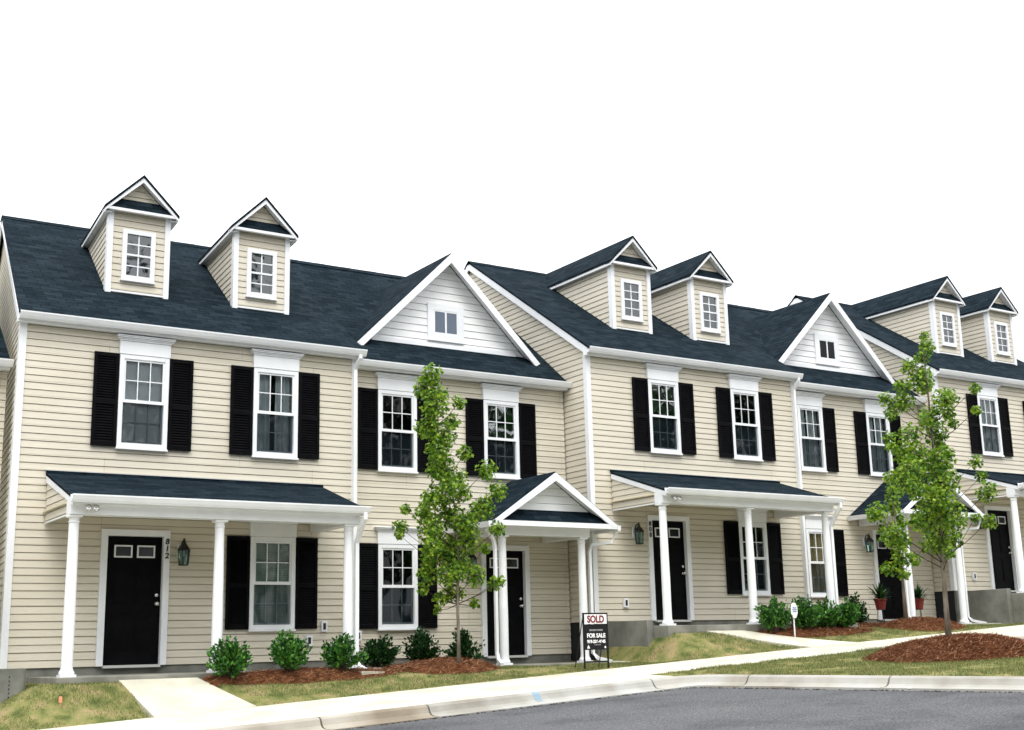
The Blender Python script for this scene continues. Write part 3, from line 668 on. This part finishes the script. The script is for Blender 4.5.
g = grid([-400, -100, -40] + lin(-38, 58, 48) + [60, 100, 400], [-400, -100, -45] + lin(-43, -7, 18) + [-5.75], lambda x, y: plane(x, y) - .15,
         lambda x, y: True)
g.build('road', ASPH, uv=False)
structure(bpy.data.objects['road'])
# sidewalk as a run of slabs with open joints
m = MB()
def slab(m, x0, x1, y0, y1, t=.12, dz=0):
    c = [(x0, y0), (x1, y0), (x1, y1), (x0, y1)]
    m.prism([(x, y, plane(x, y) + dz) for x, y in c], (0, 0, -t))
x = -30.3
while x < 45:
    if x + 1.5 <= 7.25 or x >= 13.4:
        slab(m, x + .004, x + 1.496, -4.5, -3.0); slab(m, x + .004, x + 1.496, -5.45, -4.508)
    else:
        slab(m, x + .004, x + 1.496, -4.78, -3.0)
    x += 1.5
structure(m.build('sidewalk', CONC, bevel=.006))
m = MB()
for x0, x1, x2, x3, yt in WALKS:
    n = 6; rows = []
    for k in range(n + 1):
        t = k / n; y = yt - .01 + (-2.995 - yt) * t; xa, xb = x0 + (x2 - x0) * t, x1 + (x3 - x1) * t
        hz = (lambda xx: (yardz(.5 * (x0 + x1)) + .03) * (1 - t) + plane(xx, -3) * t)
        rows.append([(xa, y, hz(xa) + .004), (xb, y, hz(xb) + .004), (xb, y, hz(xb) - .15), (xa, y, hz(xa) - .15)])
    m.ring(rows)
structure(m.build('path', CONC))
m = MB(); m.prism([(7.3, -1.25, -.235), (8.5, -1.35, -.225), (8.9, -.81, -.20), (7.1, -.81, -.20)], (0, 0, -.1))
m.prism([(18.3, -1.6, .435), (20.2, -1.7, .445), (20.2, -.9, .46), (18.2, -.9, .45)], (0, 0, -.1))
structure(m.build('landing', SLAB2))
# kerb: rolled profile swept along its path, in cast lengths with open joints
prof = [(0, -.30), (0, .0), (.10, .002), (.14, -.005), (.17, -.025), (.19, -.060), (.215, -.100), (.26, -.128), (.32, -.138), (.45, -.143), (.45, -.30)]
def arc(cx, cy, r, a0, a1, n=8): return [(cx + r * math.cos(math.radians(a0 + (a1 - a0) * k / n)), cy + r * math.sin(math.radians(a0 + (a1 - a0) * k / n))) for k in range(n + 1)]
path = [(-34, -5.45)] + arc(6.85, -6.25, .80, 90, 12) + [(8.62, -10.5)] + [(8.85, -11.6)] + arc(9.65, -11.6, .8, 185, 265, 6) + arc(13.1, -11.6, .8, 275, 355, 6) + [(13.75, -8)] + arc(14.40, -6.25, .80, 168, 90) + [(46, -5.45)]
def resample(path, st):
    o = [Vector((*path[0], 0))]
    for a, b in zip(path, path[1:]):
        a, b = Vector((*a, 0)), Vector((*b, 0)); L = (b - a).length; n = max(1, int(L / st))
        for k in range(1, n + 1): o.append(a + (b - a) * k / n)
    return o
pp = resample(path, .25); acc = [0]
for a, b in zip(pp, pp[1:]): acc.append(acc[-1] + (b - a).length)
def at(s):
    s = max(0, min(acc[-1] - 1e-6, s))
    import bisect
    i = bisect.bisect_right(acc, s) - 1; t = (s - acc[i]) / (acc[i + 1] - acc[i]); return pp[i].lerp(pp[i + 1], t)
m = MB(); joints = [0]; S0 = 34.0
js = [35.3 - 3.05 * k for k in range(10, 0, -1)] + [35.3, 36.85, 40.65, 42.5, 44.75]; q = js[-1]
while q < acc[-1] - 4: q += 3.05; js.append(q)
js = [0] + js + [acc[-1]]
for a, b in zip(js, js[1:]):
    a += .013; b -= .013; n = max(2, int((b - a) / .2)); rings = []
    for k in range(n + 1):
        s = a + (b - a) * k / n; p = at(s); d = (at(s + .04) - at(s - .04)).normalized(); nr = Vector((d.y, -d.x, 0))
        rings.append([(p.x + nr.x * o, p.y + nr.y * o, plane(p.x, p.y) + z) for o, z in prof])
    m.ring(rings)
kb = structure(m.build('kerb', KERB, uv=False)); 
# asphalt crumbs / dark seam where kerb pan meets road
m = MB()
rr = random.Random(3)
for k in range(1500):
    s = rr.uniform(30, acc[-1] - 20); p = at(s); d = (at(s + .04) - at(s - .04)).normalized(); nr = Vector((d.y, -d.x, 0))
    o = .465 + abs(rr.gauss(0, .02)); c = p + nr * o; r = rr.uniform(.006, .02); z = plane(c.x, c.y) - .148
    m.add([(c.x - r, c.y - r * .7, z), (c.x + r, c.y - r, z), (c.x + r * .3, c.y + r, z), (c.x, c.y, z + r * .7)], [(0, 1, 3), (1, 2, 3), (2, 0, 3)])
tag(m.build('asphalt_crumbs', mat('dark_tar', (.02, .02, .02), .9, .1), uv=False), 'dark asphalt crumbs along the seam of kerb and road', 'gravel', kind='stuff')
# blue survey paint on the kerb
m = MB(); s0 = 34 + 4.52
for k in range(6):
    s = s0 + k * .018; p = at(s); d = (at(s + .04) - at(s - .04)).normalized(); nr = Vector((d.y, -d.x, 0)); p2 = at(s + .017)
    fr = [(.10, .004), (.14, -.003), (.17, -.023), (.19, -.056), (.215, -.096), (.25, -.120)]
    fr = fr[(1 if k in (0, 5) else 0):(5 if k in (0, 4) else 6)]
    for (o0, z0), (o1, z1) in zip(fr, fr[1:]):
        m.add([(p.x + nr.x * o0, p.y + nr.y * o0, plane(p.x, p.y) + z0 + .004), (p2.x + nr.x * o0, p2.y + nr.y * o0, plane(p2.x, p2.y) + z0 + .004), (p2.x + nr.x * o1, p2.y + nr.y * o1, plane(p2.x, p2.y) + z1 + .005), (p.x + nr.x * o1, p.y + nr.y * o1, plane(p.x, p.y) + z1 + .005)], [(0, 1, 2, 3)])
b_ = m.build('paint_mark', BLUEP, uv=False); tag(b_, 'pale blue paint mark sprayed on the kerb face', 'paint mark')

# ---------------------------------------------------------------- mulch beds (one stuff object per bed)
BEDS = [  # cx, cy, rx, ry, height, label
    (2.65, -1.95, 1.75, .30, .12, 'long strip of pine straw under the shrubs of the porch at number 812'),
    (5.75, -.20, 1.15, .75, .10, 'pine straw bed along the wall under the downstairs window of the gabled unit'),
    (5.38, -1.65, 1.0, .62, .19, 'low pine straw mound round the foot of the left maple'),
    (13.75, -2.10, 1.65, .34, .08, 'pine straw strip under the hedge of shrubs at the middle porch'),
    (17.1, -.35, 1.5, .8, .10, 'pine straw bed along the wall left of the half hidden porch'),
    (17.15, -1.95, 1.15, .70, .20, 'pine straw mound behind the sidewalk, farther than the big mound'),
    (11.62, -7.25, 1.50, 1.36, .30, 'large reddish pine straw mound on the grass island round the right maple'),
]
def bedh(b, x, y):
    cx, cy, rx, ry, h, _ = b; r = math.sqrt(((x - cx) / rx) ** 2 + ((y - cy) / ry) ** 2)
    r += .10 * noise.noise(Vector((x * 1.3, y * 1.3, cx)))
    if r >= 1: return -1
    return h * (1 - r ** 2) ** .8 + noise.noise(Vector((x * 5, y * 5, 1))) * .03 * (1 - r)
def in_bed(x, y): return any(bedh(b, x, y) > 0 for b in BEDS)
for b in BEDS:
    cx, cy, rx, ry, h, lb = b; m = MB(); n, k = 48, 14; rings = []
    for j in range(k + 1):
        t = j / k; row = []
        for i in range(n):
            a = 2 * math.pi * i / n; e = 1.06 + .10 * noise.noise(Vector((math.cos(a) * 2, math.sin(a) * 2, cx)))
            x, y = cx + rx * e * t * math.cos(a), cy + ry * e * t * math.sin(a)
            row.append((x, y, groundz(x, y) + max(-.03, bedh(b, x, y)) if not on_path(x, y) else groundz(x, y) + .02))
        rings.append(row)
    m.ring(rings, cap=False)
    rr = random.Random(int(cx * 10)); cnt = int(5200 * rx * ry) if cy > -5 else 20000
    for _ in range(cnt):
        a = rr.uniform(0, 2 * math.pi); t = math.sqrt(rr.random()) * 1.04; x, y = cx + rx * t * math.cos(a), cy + ry * t * math.sin(a)
        if on_path(x, y): continue
        z = groundz(x, y) + max(0, bedh(b, x, y)) + rr.uniform(0, .018)
        L = rr.uniform(.07, .16); th = rr.uniform(0, math.pi); tl = rr.gauss(0, .3); w = rr.uniform(.0015, .0032)
        dx, dy, dz = math.cos(th) * L * math.cos(tl), math.sin(th) * L * math.cos(tl), L * math.sin(tl); px, py = -math.sin(th) * w, math.cos(th) * w
        m.add([(x - dx / 2 - px, y - dy / 2 - py, z - dz / 2), (x + dx / 2 - px, y + dy / 2 - py, z + dz / 2), (x + dx / 2 + px, y + dy / 2 + py, z + dz / 2 + w), (x - dx / 2 + px, y - dy / 2 + py, z - dz / 2 + w)], [(0, 1, 2, 3)])
    nb = n * k
    o = m.build('pine_straw', MULCHM, uv=False); o.data.materials.append(STRAW)
    idx = [0 if i < nb else 1 for i in range(len(o.data.polygons))]; o.data.polygons.foreach_set('material_index', idx)
    tag(o, lb, 'mulch', 'pine straw mulch beds', 'stuff')

# ---------------------------------------------------------------- grass blades
def in_house(x, y): 
    for ox, oy, oz in (P1, P2, P3):
        lx, ly = x - ox, y - oy
        if -1.42 < lx < 4.52 and ly > -.02: return True
        if 4.5 <= lx < 9.75 and ly > .74: return True
        if -1.18 < lx < 4.17 and -1.76 < ly < .1: return True
        if 6.9 < lx < 9.5 and -.82 < ly < .8: return True
        if 7.3 < lx < 8.5 and -1.27 < ly < -.8: return True
    return False
m = MB(); rr = random.Random(11); n = 0
def blades(x0, x1, y0, y1, dens, hs=1):
    for _ in range(int((x1 - x0) * (y1 - y0) * dens)):
        x, y = rr.uniform(x0, x1), rr.uniform(y0, y1)
        if y < -4.78 and island_d(x, y) < .02: continue
        if on_path(x, y) or in_house(x, y) or in_bed(x, y): continue
        dn = noise.noise(Vector((x * 1.1, y * 1.6, 5))) + .5 * noise.noise(Vector((x * 4, y * 4, 9)))
        if dn < -.18 and rr.random() < .8: continue
        z = groundz(x, y) - .004; h = rr.uniform(.018, .045) * hs * (1 + .5 * max(0, dn)); a = rr.uniform(0, 6.28); w = rr.uniform(.002, .0045)
        lx, ly = rr.gauss(0, .4) * h, rr.gauss(0, .4) * h
        m.add([(x - math.cos(a) * w, y - math.sin(a) * w, z), (x + math.cos(a) * w, y + math.sin(a) * w, z), (x + lx, y + ly, z + h)], [(0, 1, 2)])
blades(-4, 20.5, -2.98, -1.0, 3300); blades(-4, -1.2, -1.0, 1.0, 2500); blades(4.2, 10, -1.0, .7, 2000); blades(15, 21, -1, .7, 1200); blades(20.5, 30, -2.98, -1.5, 1500)
blades(7.3, 13.8, -11.5, -4.78, 3000, 1.1); blades(7.2, 13.8, -4.95, -4.74, 2500, 1.5)
tag(m.build('grass', GRASSB, uv=False), 'short patchy grass growing on the yards and the kerb island', 'grass', kind='stuff')

# ---------------------------------------------------------------- trees and shrubs
def leaf_maple(m, c, n, up, s, rr):
    n = n.normalized(); a = n.cross(up)
    if a.length < 1e-3: a = n.cross(Vector((1, 0, 0)))
    a.normalize(); b = n.cross(a)
    pts = [(0, -.5), (.22, -.32), (.50, -.22), (.34, .0), (.52, .28), (.20, .20), (0, .58), (-.20, .20), (-.52, .28), (-.34, .0), (-.50, -.22), (-.22, -.32)]
    k = len(m.v)
    for x, y in pts:
        p = c + (a * x + b * y) * s - n * (abs(x) * s * .25 + y * y * s * .25); m.v.append((p.x, p.y, p.z))
    m.f.append(tuple(range(k, k + 12)))
def tree(base, clumps, ppm, bx, by, name, label, group, trunk, seed, leafs=.085, dens=1.0, depth=.55, h0=1.1, tr=.036, lean=0):
    rr = random.Random(seed); T = empty(name, base, label, 'tree', group)
    tp = [Vector((p[0] + lean * p[2], p[1], p[2])) for p in trunk]; H = tp[-1].z
    tm = MB(); rad = [tr * (1 - .9 * p.z / H) + .003 for p in tp]; rad[0] = tr * 1.45
    tm.tube(tp, rad, 8); tm.build('trunk', BARK, T, smooth=True, uv=False)
    cm, lm = MB(), MB()
    def trunk_at(z):
        for a, b in zip(tp, tp[1:]):
            if a.z <= z <= b.z: return a.lerp(b, (z - a.z) / (b.z - a.z))
        return tp[-1].copy()
    for cx, cy, r in clumps:
        z = (by - cy) / ppm; x = (cx - bx) / ppm + lean * z; R = r / ppm
        t = trunk_at(z); spread = min(depth, abs(x - t.x) * .8 + .18)
        c = Vector((t.x + (x - t.x) * 1.0, t.y + rr.uniform(-1, 1) * spread, z))
        # facade and lens are not square-on: move clump sideways with its depth so the crown keeps its outline
        zz = max(h0, z - .15 - (c - t).length * .55); s = trunk_at(zz)
        if (c - s).length > .12:
            mid = s.lerp(c, .5) + Vector((rr.uniform(-.04, .04), rr.uniform(-.04, .04), -.03)); cm.tube([s, mid, c], [.009, .006, .003], 5)
        nl = int(3400 * dens * R * R + 14)
        for _ in range(nl // 9):
            e = c + Vector((rr.gauss(0, 1), rr.gauss(0, 1), rr.gauss(0, .9))).normalized() * R * rr.uniform(.5, 1.05); cm.tube([c, e], [.0035, .002], 3)
        for _ in range(nl):
            d = Vector((rr.gauss(0, 1), rr.gauss(0, 1), rr.gauss(0, 1))).normalized() * R * (rr.random() ** .45) * 1.12
            nrm = Vector((rr.gauss(0, .8), rr.gauss(0, .8), .7)) + d.normalized() * .5
            leaf_maple(lm, c + d, nrm, Vector((rr.gauss(0, 1), rr.gauss(0, 1), rr.gauss(0, 1))), leafs * rr.uniform(.6, 1.15), rr)
    cr_ = lm.build('crown', MAPLE, T, uv=False); cm.build('branches', TWIG, cr_, uv=False)
    return T
cl1 = [(430,560,8),(450,555,12),(465,560,12),(440,575,10),(455,590,9),(470,575,10),(425,530,9),(438,530,11),(462,525,12),(475,525,10),(456,545,12),(448,500,10),(462,495,9),(448,478,8),(430,380,10),(425,393,11),(440,398,11),(430,412,13),(454,408,7),(425,433,12),(440,440,12),(452,425,8),(432,455,12),(446,466,13),(430,476,8),(478,452,8),(486,472,10),(468,478,12),(443,490,14),(421,503,9),(490,494,10),(480,510,12),(455,515,14),(430,515,11),(410,528,8),(404,512,5),(420,548,10),(446,545,13),(470,540,13),(492,530,8),(484,560,9),(457,570,10),(432,572,10),(498,580,5),(514,580,7),(468,590,6),(440,596,7),(424,586,6),(478,600,5),(402,536,4),(442,606,4),(500,545,6)]
tree((5.46, -2.0, -.22), cl1, 56.5, 459, 663, 'maple_tree', 'slim young maple in leaf on the straw mound before the narrow gabled porch', 'young maples along the row',
     [(0, 0, -.1), (0, 0, .5), (-.01, 0, 1.2), (.01, 0, 2.0), (-.03, .0, 2.7), (-.14, 0, 3.2), (-.28, .0, 3.7), (-.42, 0, 4.3), (-.5, 0, 4.9)], 5, .064, 1.75, tr=.028)
cl2 = [(930,340,5),(928,352,8),(936,362,8),(923,370,8),(942,376,8),(930,385,12),(914,392,8),(905,402,7),(952,388,7),(958,402,8),(967,396,6),(920,405,11),(938,408,12),(910,416,8),(955,420,6),(930,425,13),(915,440,11),(945,440,11),(900,432,6),(975,425,6),(981,415,5),(986,450,8),(976,444,7),(992,465,7),(884,446,7),(877,457,6),(895,460,11),(915,462,13),(935,465,13),(955,468,11),(976,474,8),(991,481,6),(883,480,12),(905,485,15),(930,490,17),(950,495,15),(970,500,10),(878,500,10),(900,510,15),(920,520,17),(945,520,17),(965,525,12),(982,527,8),(1000,523,8),(1011,519,5),(889,530,9),(874,520,7),(910,540,13),(935,545,13),(955,543,9),(976,547,5),(920,558,6)]
tree((11.45, -7.2, .10), cl2, 60, 941, 640, 'maple_tree', 'fuller young maple rising from the large straw mound on the kerb island', 'young maples along the row',
     [(0, 0, -.2), (-.03, 0, .6), (-.05, 0, 1.3), (-.06, 0, 2.0), (-.10, .0, 3.0), (-.15, 0, 4.0), (-.22, 0, 5.0)], 9, .058, 2.0, tr=.040, lean=.05)
cl3 = [(898,478,9),(885,498,11),(900,518,12),(880,530,9),(905,543,11),(890,555,8),(925,530,11),(912,490,9),(925,505,10),(936,545,8),(908,460,7),(900,560,7)]
tree((16.72, -1.9, .46), cl3, 47, 906, 610, 'maple_tree', 'small dark maple behind the fuller one, beside the half hidden porch column', 'young maples along the row',
     [(0, 0, -.1), (0, 0, 1.0), (-.05, 0, 2.0), (-.15, 0, 3.3)], 13, .085, .8)

def shrub(x, y, w, h, label, mt, seed, group='shrubs planted along the house fronts', z=None):
    rr = random.Random(seed); z = groundz(x, y) + max([0] + [bedh(b, x, y) for b in BEDS]) if z is None else z
    T = empty('shrub', (x, y, z - .03), label, 'shrub', group); sm, lm = MB(), MB()
    tips = []
    for k in range(40):
        a = rr.uniform(0, 6.28); el = rr.uniform(.15, 1.5); L = rr.uniform(.65, 1.0)
        e = Vector((math.cos(a) * math.cos(el) * w * .5 * L, math.sin(a) * math.cos(el) * w * .5 * L, .08 + math.sin(el) ** .8 * h * .9 * L)); tips.append(e)
        sm.tube([(rr.uniform(-.03, .03), rr.uniform(-.03, .03), 0), e * .55 + Vector((0, 0, .02)), e], [.008, .005, .002], 4)
    for e in tips:
        for k in range(40):
            t = rr.uniform(.3, 1.0); c = e * t + Vector((rr.gauss(0, .028), rr.gauss(0, .028), rr.gauss(0, .028)))
            c.z = max(.03, c.z)
            d = (Vector((e.x, e.y, e.z * .6)).normalized() + Vector((rr.gauss(0, .6), rr.gauss(0, .6), rr.gauss(.3, .5)))).normalized()
            s = d.cross(Vector((rr.gauss(0, 1), rr.gauss(0, 1), rr.gauss(0, 1)))).normalized(); nn = d.cross(s); L = rr.uniform(.05, .085); wd = L * .34
            lm.add([c, c + d * L * .5 + s * wd - nn * .004, c + d * L, c + d * L * .5 - s * wd - nn * .004, c + d * L * .5 + nn * .003], [(0, 1, 4), (1, 2, 4), (2, 3, 4), (3, 0, 4)])
    lm.build('foliage', mt, T, uv=False); sm.build('stem', TWIG, T, uv=False)
shrub(1.45, -2.0, .80, .54, 'round bright green shrub hiding the foot of the middle porch column at 812', SHRUBL, 21)
shrub(2.42, -2.0, .80, .62, 'bright green shrub in the straw below the downstairs window of 812', SHRUBL, 22)
shrub(3.33, -2.0, .76, .56, 'bright green shrub at the foot of the white porch downspout', SHRUBL, 23)
shrub(4.93, -.12, .82, .62, 'dark green shrub just right of the white porch downspout', DARKSHRUB, 24)
shrub(5.82, -.12, .78, .62, 'dark green shrub under the right shutter of the gabled unit downstairs', DARKSHRUB, 25)
shrub(6.66, -.10, .84, .70, 'dark green shrub directly behind the slim maple trunk', DARKSHRUB, 26)
shrub(12.62, -2.12, .84, .70, 'green shrub left of the small white yard sign', SHRUBL, 27)
shrub(13.52, -2.10, .86, .68, 'leafy green shrub just right of the small white yard sign', SHRUBL, 28)
shrub(14.10, -2.05, .80, .58, 'middle shrub of the hedge at the middle porch, between two like it', SHRUBL, 29)
shrub(14.72, -2.00, .84, .58, 'green shrub at the right end of the hedge by the last porch column', SHRUBL, 30)
shrub(17.15, -.12, .70, .72, 'dark shrub below the wall lantern of the half hidden porch', DARKSHRUB, 31)

# ---------------------------------------------------------------- small things
Sg = empty('sale_sign', (7.40, -2.9, -.235), 'black real estate sign reading SOLD and FOR SALE on the grass by the sidewalk', 'sign')
m = MB(); 
for x in (0, .50): m.box(x - .012, x + .012, -.012, .012, 0, .93)
for x in (.0, .50): m.tube([(x, .0, .90), (x, .28, .02)], .010, 4)
m.box(.012, .488, -.010, .010, .10, .125); m.box(.012, .488, -.010, .010, .905, .93)
m.build('frame', SIGNB, Sg)
pt = MB().box(.014, .486, -.014, .008, .745, .903).build('sold_panel', SIGNW, Sg)
pb = MB().box(.014, .486, -.014, .008, .31, .738).build('sale_panel', SIGNB, Sg)
text('SOLD', .165, RED, pt, (.25, -.016, .768), off=.005, sx=.86)
text('BEAZER HOMES', .040, GREYL, pb, (.25, -.016, .625), off=.001)
text('FOR SALE', .098, WHITEL, pb, (.25, -.016, .515), off=.003, sx=.93)
text('919-226-4645', .072, WHITEL, pb, (.25, -.016, .425), off=.003, sx=.95)
text('TOWNHOMES', .022, GREYL, pb, (.27, -.016, .385))
m = MB(); m.prism([(.05, -.016, .335), (.11, -.016, .335), (.08, -.016, .395)], (0, -.003, 0)); m.prism([(.42, -.016, .335), (.45, -.016, .335), (.45, -.016, .362), (.435, -.016, .375), (.42, -.016, .362)], (0, -.003, 0)); m.build('emblem', WHITEL, pb)

Ys = empty('yard_sign', (12.92, -2.35, groundz(12.92, -2.35)), 'small white eight sided yard sign on a white stake in the straw', 'sign')
MB().box(-.012, .012, -.008, .008, 0, .42).build('stake', SIGNW, Ys)
c, s = .97, .26
oc = [(.125 * math.cos(math.radians(22.5 + 45 * k)), .16 * math.sin(math.radians(22.5 + 45 * k))) for k in range(8)]
m = MB(); m.prism([(u * c, -.02 + u * s * .9, .52 + z) for u, z in oc], (0.004, -.008, 0)); pl = m.build('plate', SIGNW, Ys)
m = MB()
for z, w in ((.56, .07), (.525, .085), (.49, .07)): m.prism([(-w * c + .008, -.031 - w * s * .9, z), (w * c + .008, -.031 + w * s * .9, z), (w * c + .008, -.031 + w * s * .9, z + .018), (-w * c + .008, -.031 - w * s * .9, z + .018)], (.001, -.002, 0))
m.build('stripe', mat('faded_blue_print', (.16, .26, .45), .6, .3), pl)

for px, lb in ((17.72, 'red clay pot plant on a dark stand left of the half hidden porch door'), (19.02, 'red clay pot with spiky plant between porch column and grey foundation')):
    T = empty('potted_plant', (px, -.35, .45), lb, 'pot plant', 'red pots on the half hidden porch')
    MB().lathe([(.10, .36), (.135, .56), (.15, .565), (.15, .60), (.13, .60), (.12, .57), (.01, .57)], (0, 0, 0), 16).build('pot', TERRA, T, smooth=False)
    m = MB(); 
    for k in range(3):
        a = k * 2.094; m.tube([(.10 * math.cos(a), .10 * math.sin(a), .0), (.07 * math.cos(a), .07 * math.sin(a), .36)], .01, 4)
    m.lathe([(.10, .345), (.10, .358)], (0, 0, 0), 12); m.build('stand', LANT, T)
    rr = random.Random(int(px * 7)); lm = MB()
    for k in range(110):
        a = rr.uniform(0, 6.28); el = rr.uniform(.1, 1.5); L = rr.uniform(.2, .50); d = Vector((math.cos(a) * math.cos(el), math.sin(a) * math.cos(el), math.sin(el))); q = d.cross(Vector((0, 0, 1))).normalized()
        b0 = Vector((0, 0, .58)); c1 = b0 + d * L * .6; c2 = b0 + d * L + Vector((0, 0, -.05))
        lm.add([b0, c1 + q * .02, c2, c1 - q * .02], [(0, 1, 2, 3)])
    lm.build('foliage', DARKSHRUB, T, uv=False)

st = empty('marker_stake', (-1.12, -2.5, groundz(-1.12, -2.5)), 'short orange topped wooden marker stake in the grass at far left', 'stake')
MB().box(-.012, .012, -.006, .006, -.05, .07).build('shaft', mat('raw_stake_wood', (.35, .25, .14), .8, .2), st); MB().prism([(-.022, -.012, .07), (.022, -.012, .07), (.022, -.012, .13), (.012, -.012, .155), (-.012, -.012, .155), (-.022, -.012, .13)], (0, .024, 0)).build('painted_top', ORANGE, st)

# grey ribbed concrete block at the far left corner
m = MB(); n = 10; pr = [(-2.5, -1.25), (-2.5, -1.62)] + [(-1.50 + .13 * math.cos(math.radians(a)), -1.49 + .13 * math.sin(math.radians(a))) for a in range(-90, 1, 15)] + [(-1.37, -1.25)]
m.prism([(x, y, -.95) for x, y in pr], (0, 0, .965))
blk = m.build('retaining_block', FOUND, bevel=.008); tag(blk, 'low grey concrete block with rounded corner at the far left house corner', 'retaining wall')
m = MB()
for k in range(9): m.box(-1.62, -1.607, -1.626, -1.618, -.55 + k * .055, -.528 + k * .055)
m.build('weep_hole', DARKP, blk, uv=False)

for (x, y, a, lb) in ((3.80, -2.02, -1.35, 'white concrete splash block below the downspout of porch 812'), (9.66, -1.05, -.9, 'pale splash block below the downspout behind the sold sign'), (21.0, -1.05, -.9, 'pale splash block by the high grey foundation')):
    z = groundz(x, y); m = MB(); m.box(-.22, .22, -.09, .09, -.06, .012).box(-.22, .22, -.09, -.07, .013, .03).box(-.22, .22, .07, .09, .013, .03).box(-.22, -.20, -.069, .069, .013, .03)
    o = m.build('splash_block', CONC, bevel=.005); o.location = (x, y, z + (.03 if x < 4 else .01)); o.rotation_euler = (0, .05, .15 if x < 4 else a)
    tag(o, lb, 'splash block', 'splash blocks below the downspouts')
def rock(x, y, r, lb, z=None):
    bm = bmesh.new(); bmesh.ops.create_icosphere(bm, subdivisions=2, radius=r)
    for v in bm.verts: v.co *= 1 + .25 * noise.noise(v.co * 9 + Vector((x, y, 0))); v.co.z *= .6
    me = bpy.data.meshes.new('rock'); bm.to_mesh(me); bm.free(); me.materials.append(ROCK); o = bpy.data.objects.new('rock', me); C.objects.link(o)
    o.location = (x, y, (groundz(x, y) if z is None else z) + r * .3); tag(o, lb, 'rock')
rock(16.25, -2.15, .06, 'small pale rock at the left tip of the far straw mound')
p = at(34 + 11.35); rock(p.x - .56, p.y, .03, 'tiny pale stone on the asphalt against the island kerb', plane(p.x, p.y) - .15)
# woodland across the street behind the camera: only ever seen mirrored in the panes
m = MB(); rr = random.Random(2)
for k in range(64):
    tx, ty, hh = -70 + k * 2.9 + rr.uniform(-2, 2), -56 + rr.uniform(-6, 6), rr.uniform(17, 27)
    m.tube([(tx, ty, -3), (tx, ty, hh * .7)], [.3, .1], 5)
    for j in range(75):
        a = rr.uniform(0, 6.28); q = rr.random() ** .5 * hh * .28; zc = hh * rr.uniform(.25, 1); q *= 1.15 - abs(zc / hh - .55) * 1.4; cx, cy = tx + q * math.cos(a), ty + q * math.sin(a)
        for i in range(9):
            d = Vector((rr.gauss(0, .7), rr.gauss(0, .7), rr.gauss(0, .7))); s_ = rr.uniform(.35, .75); c0 = Vector((cx, cy, zc)) + d; e = Vector((rr.gauss(0, 1), rr.gauss(0, 1), rr.gauss(0, 1))).normalized() * s_; f_ = Vector((rr.gauss(0, 1), rr.gauss(0, 1), rr.gauss(0, 1))).normalized() * s_
            m.add([c0, c0 + e, c0 + e + f_, c0 + f_], [(0, 1, 2, 3)])
tag(m.build('woodland', DARKSHRUB, uv=False), 'far woodland across the street, seen only mirrored in the windows', 'woodland', kind='stuff')
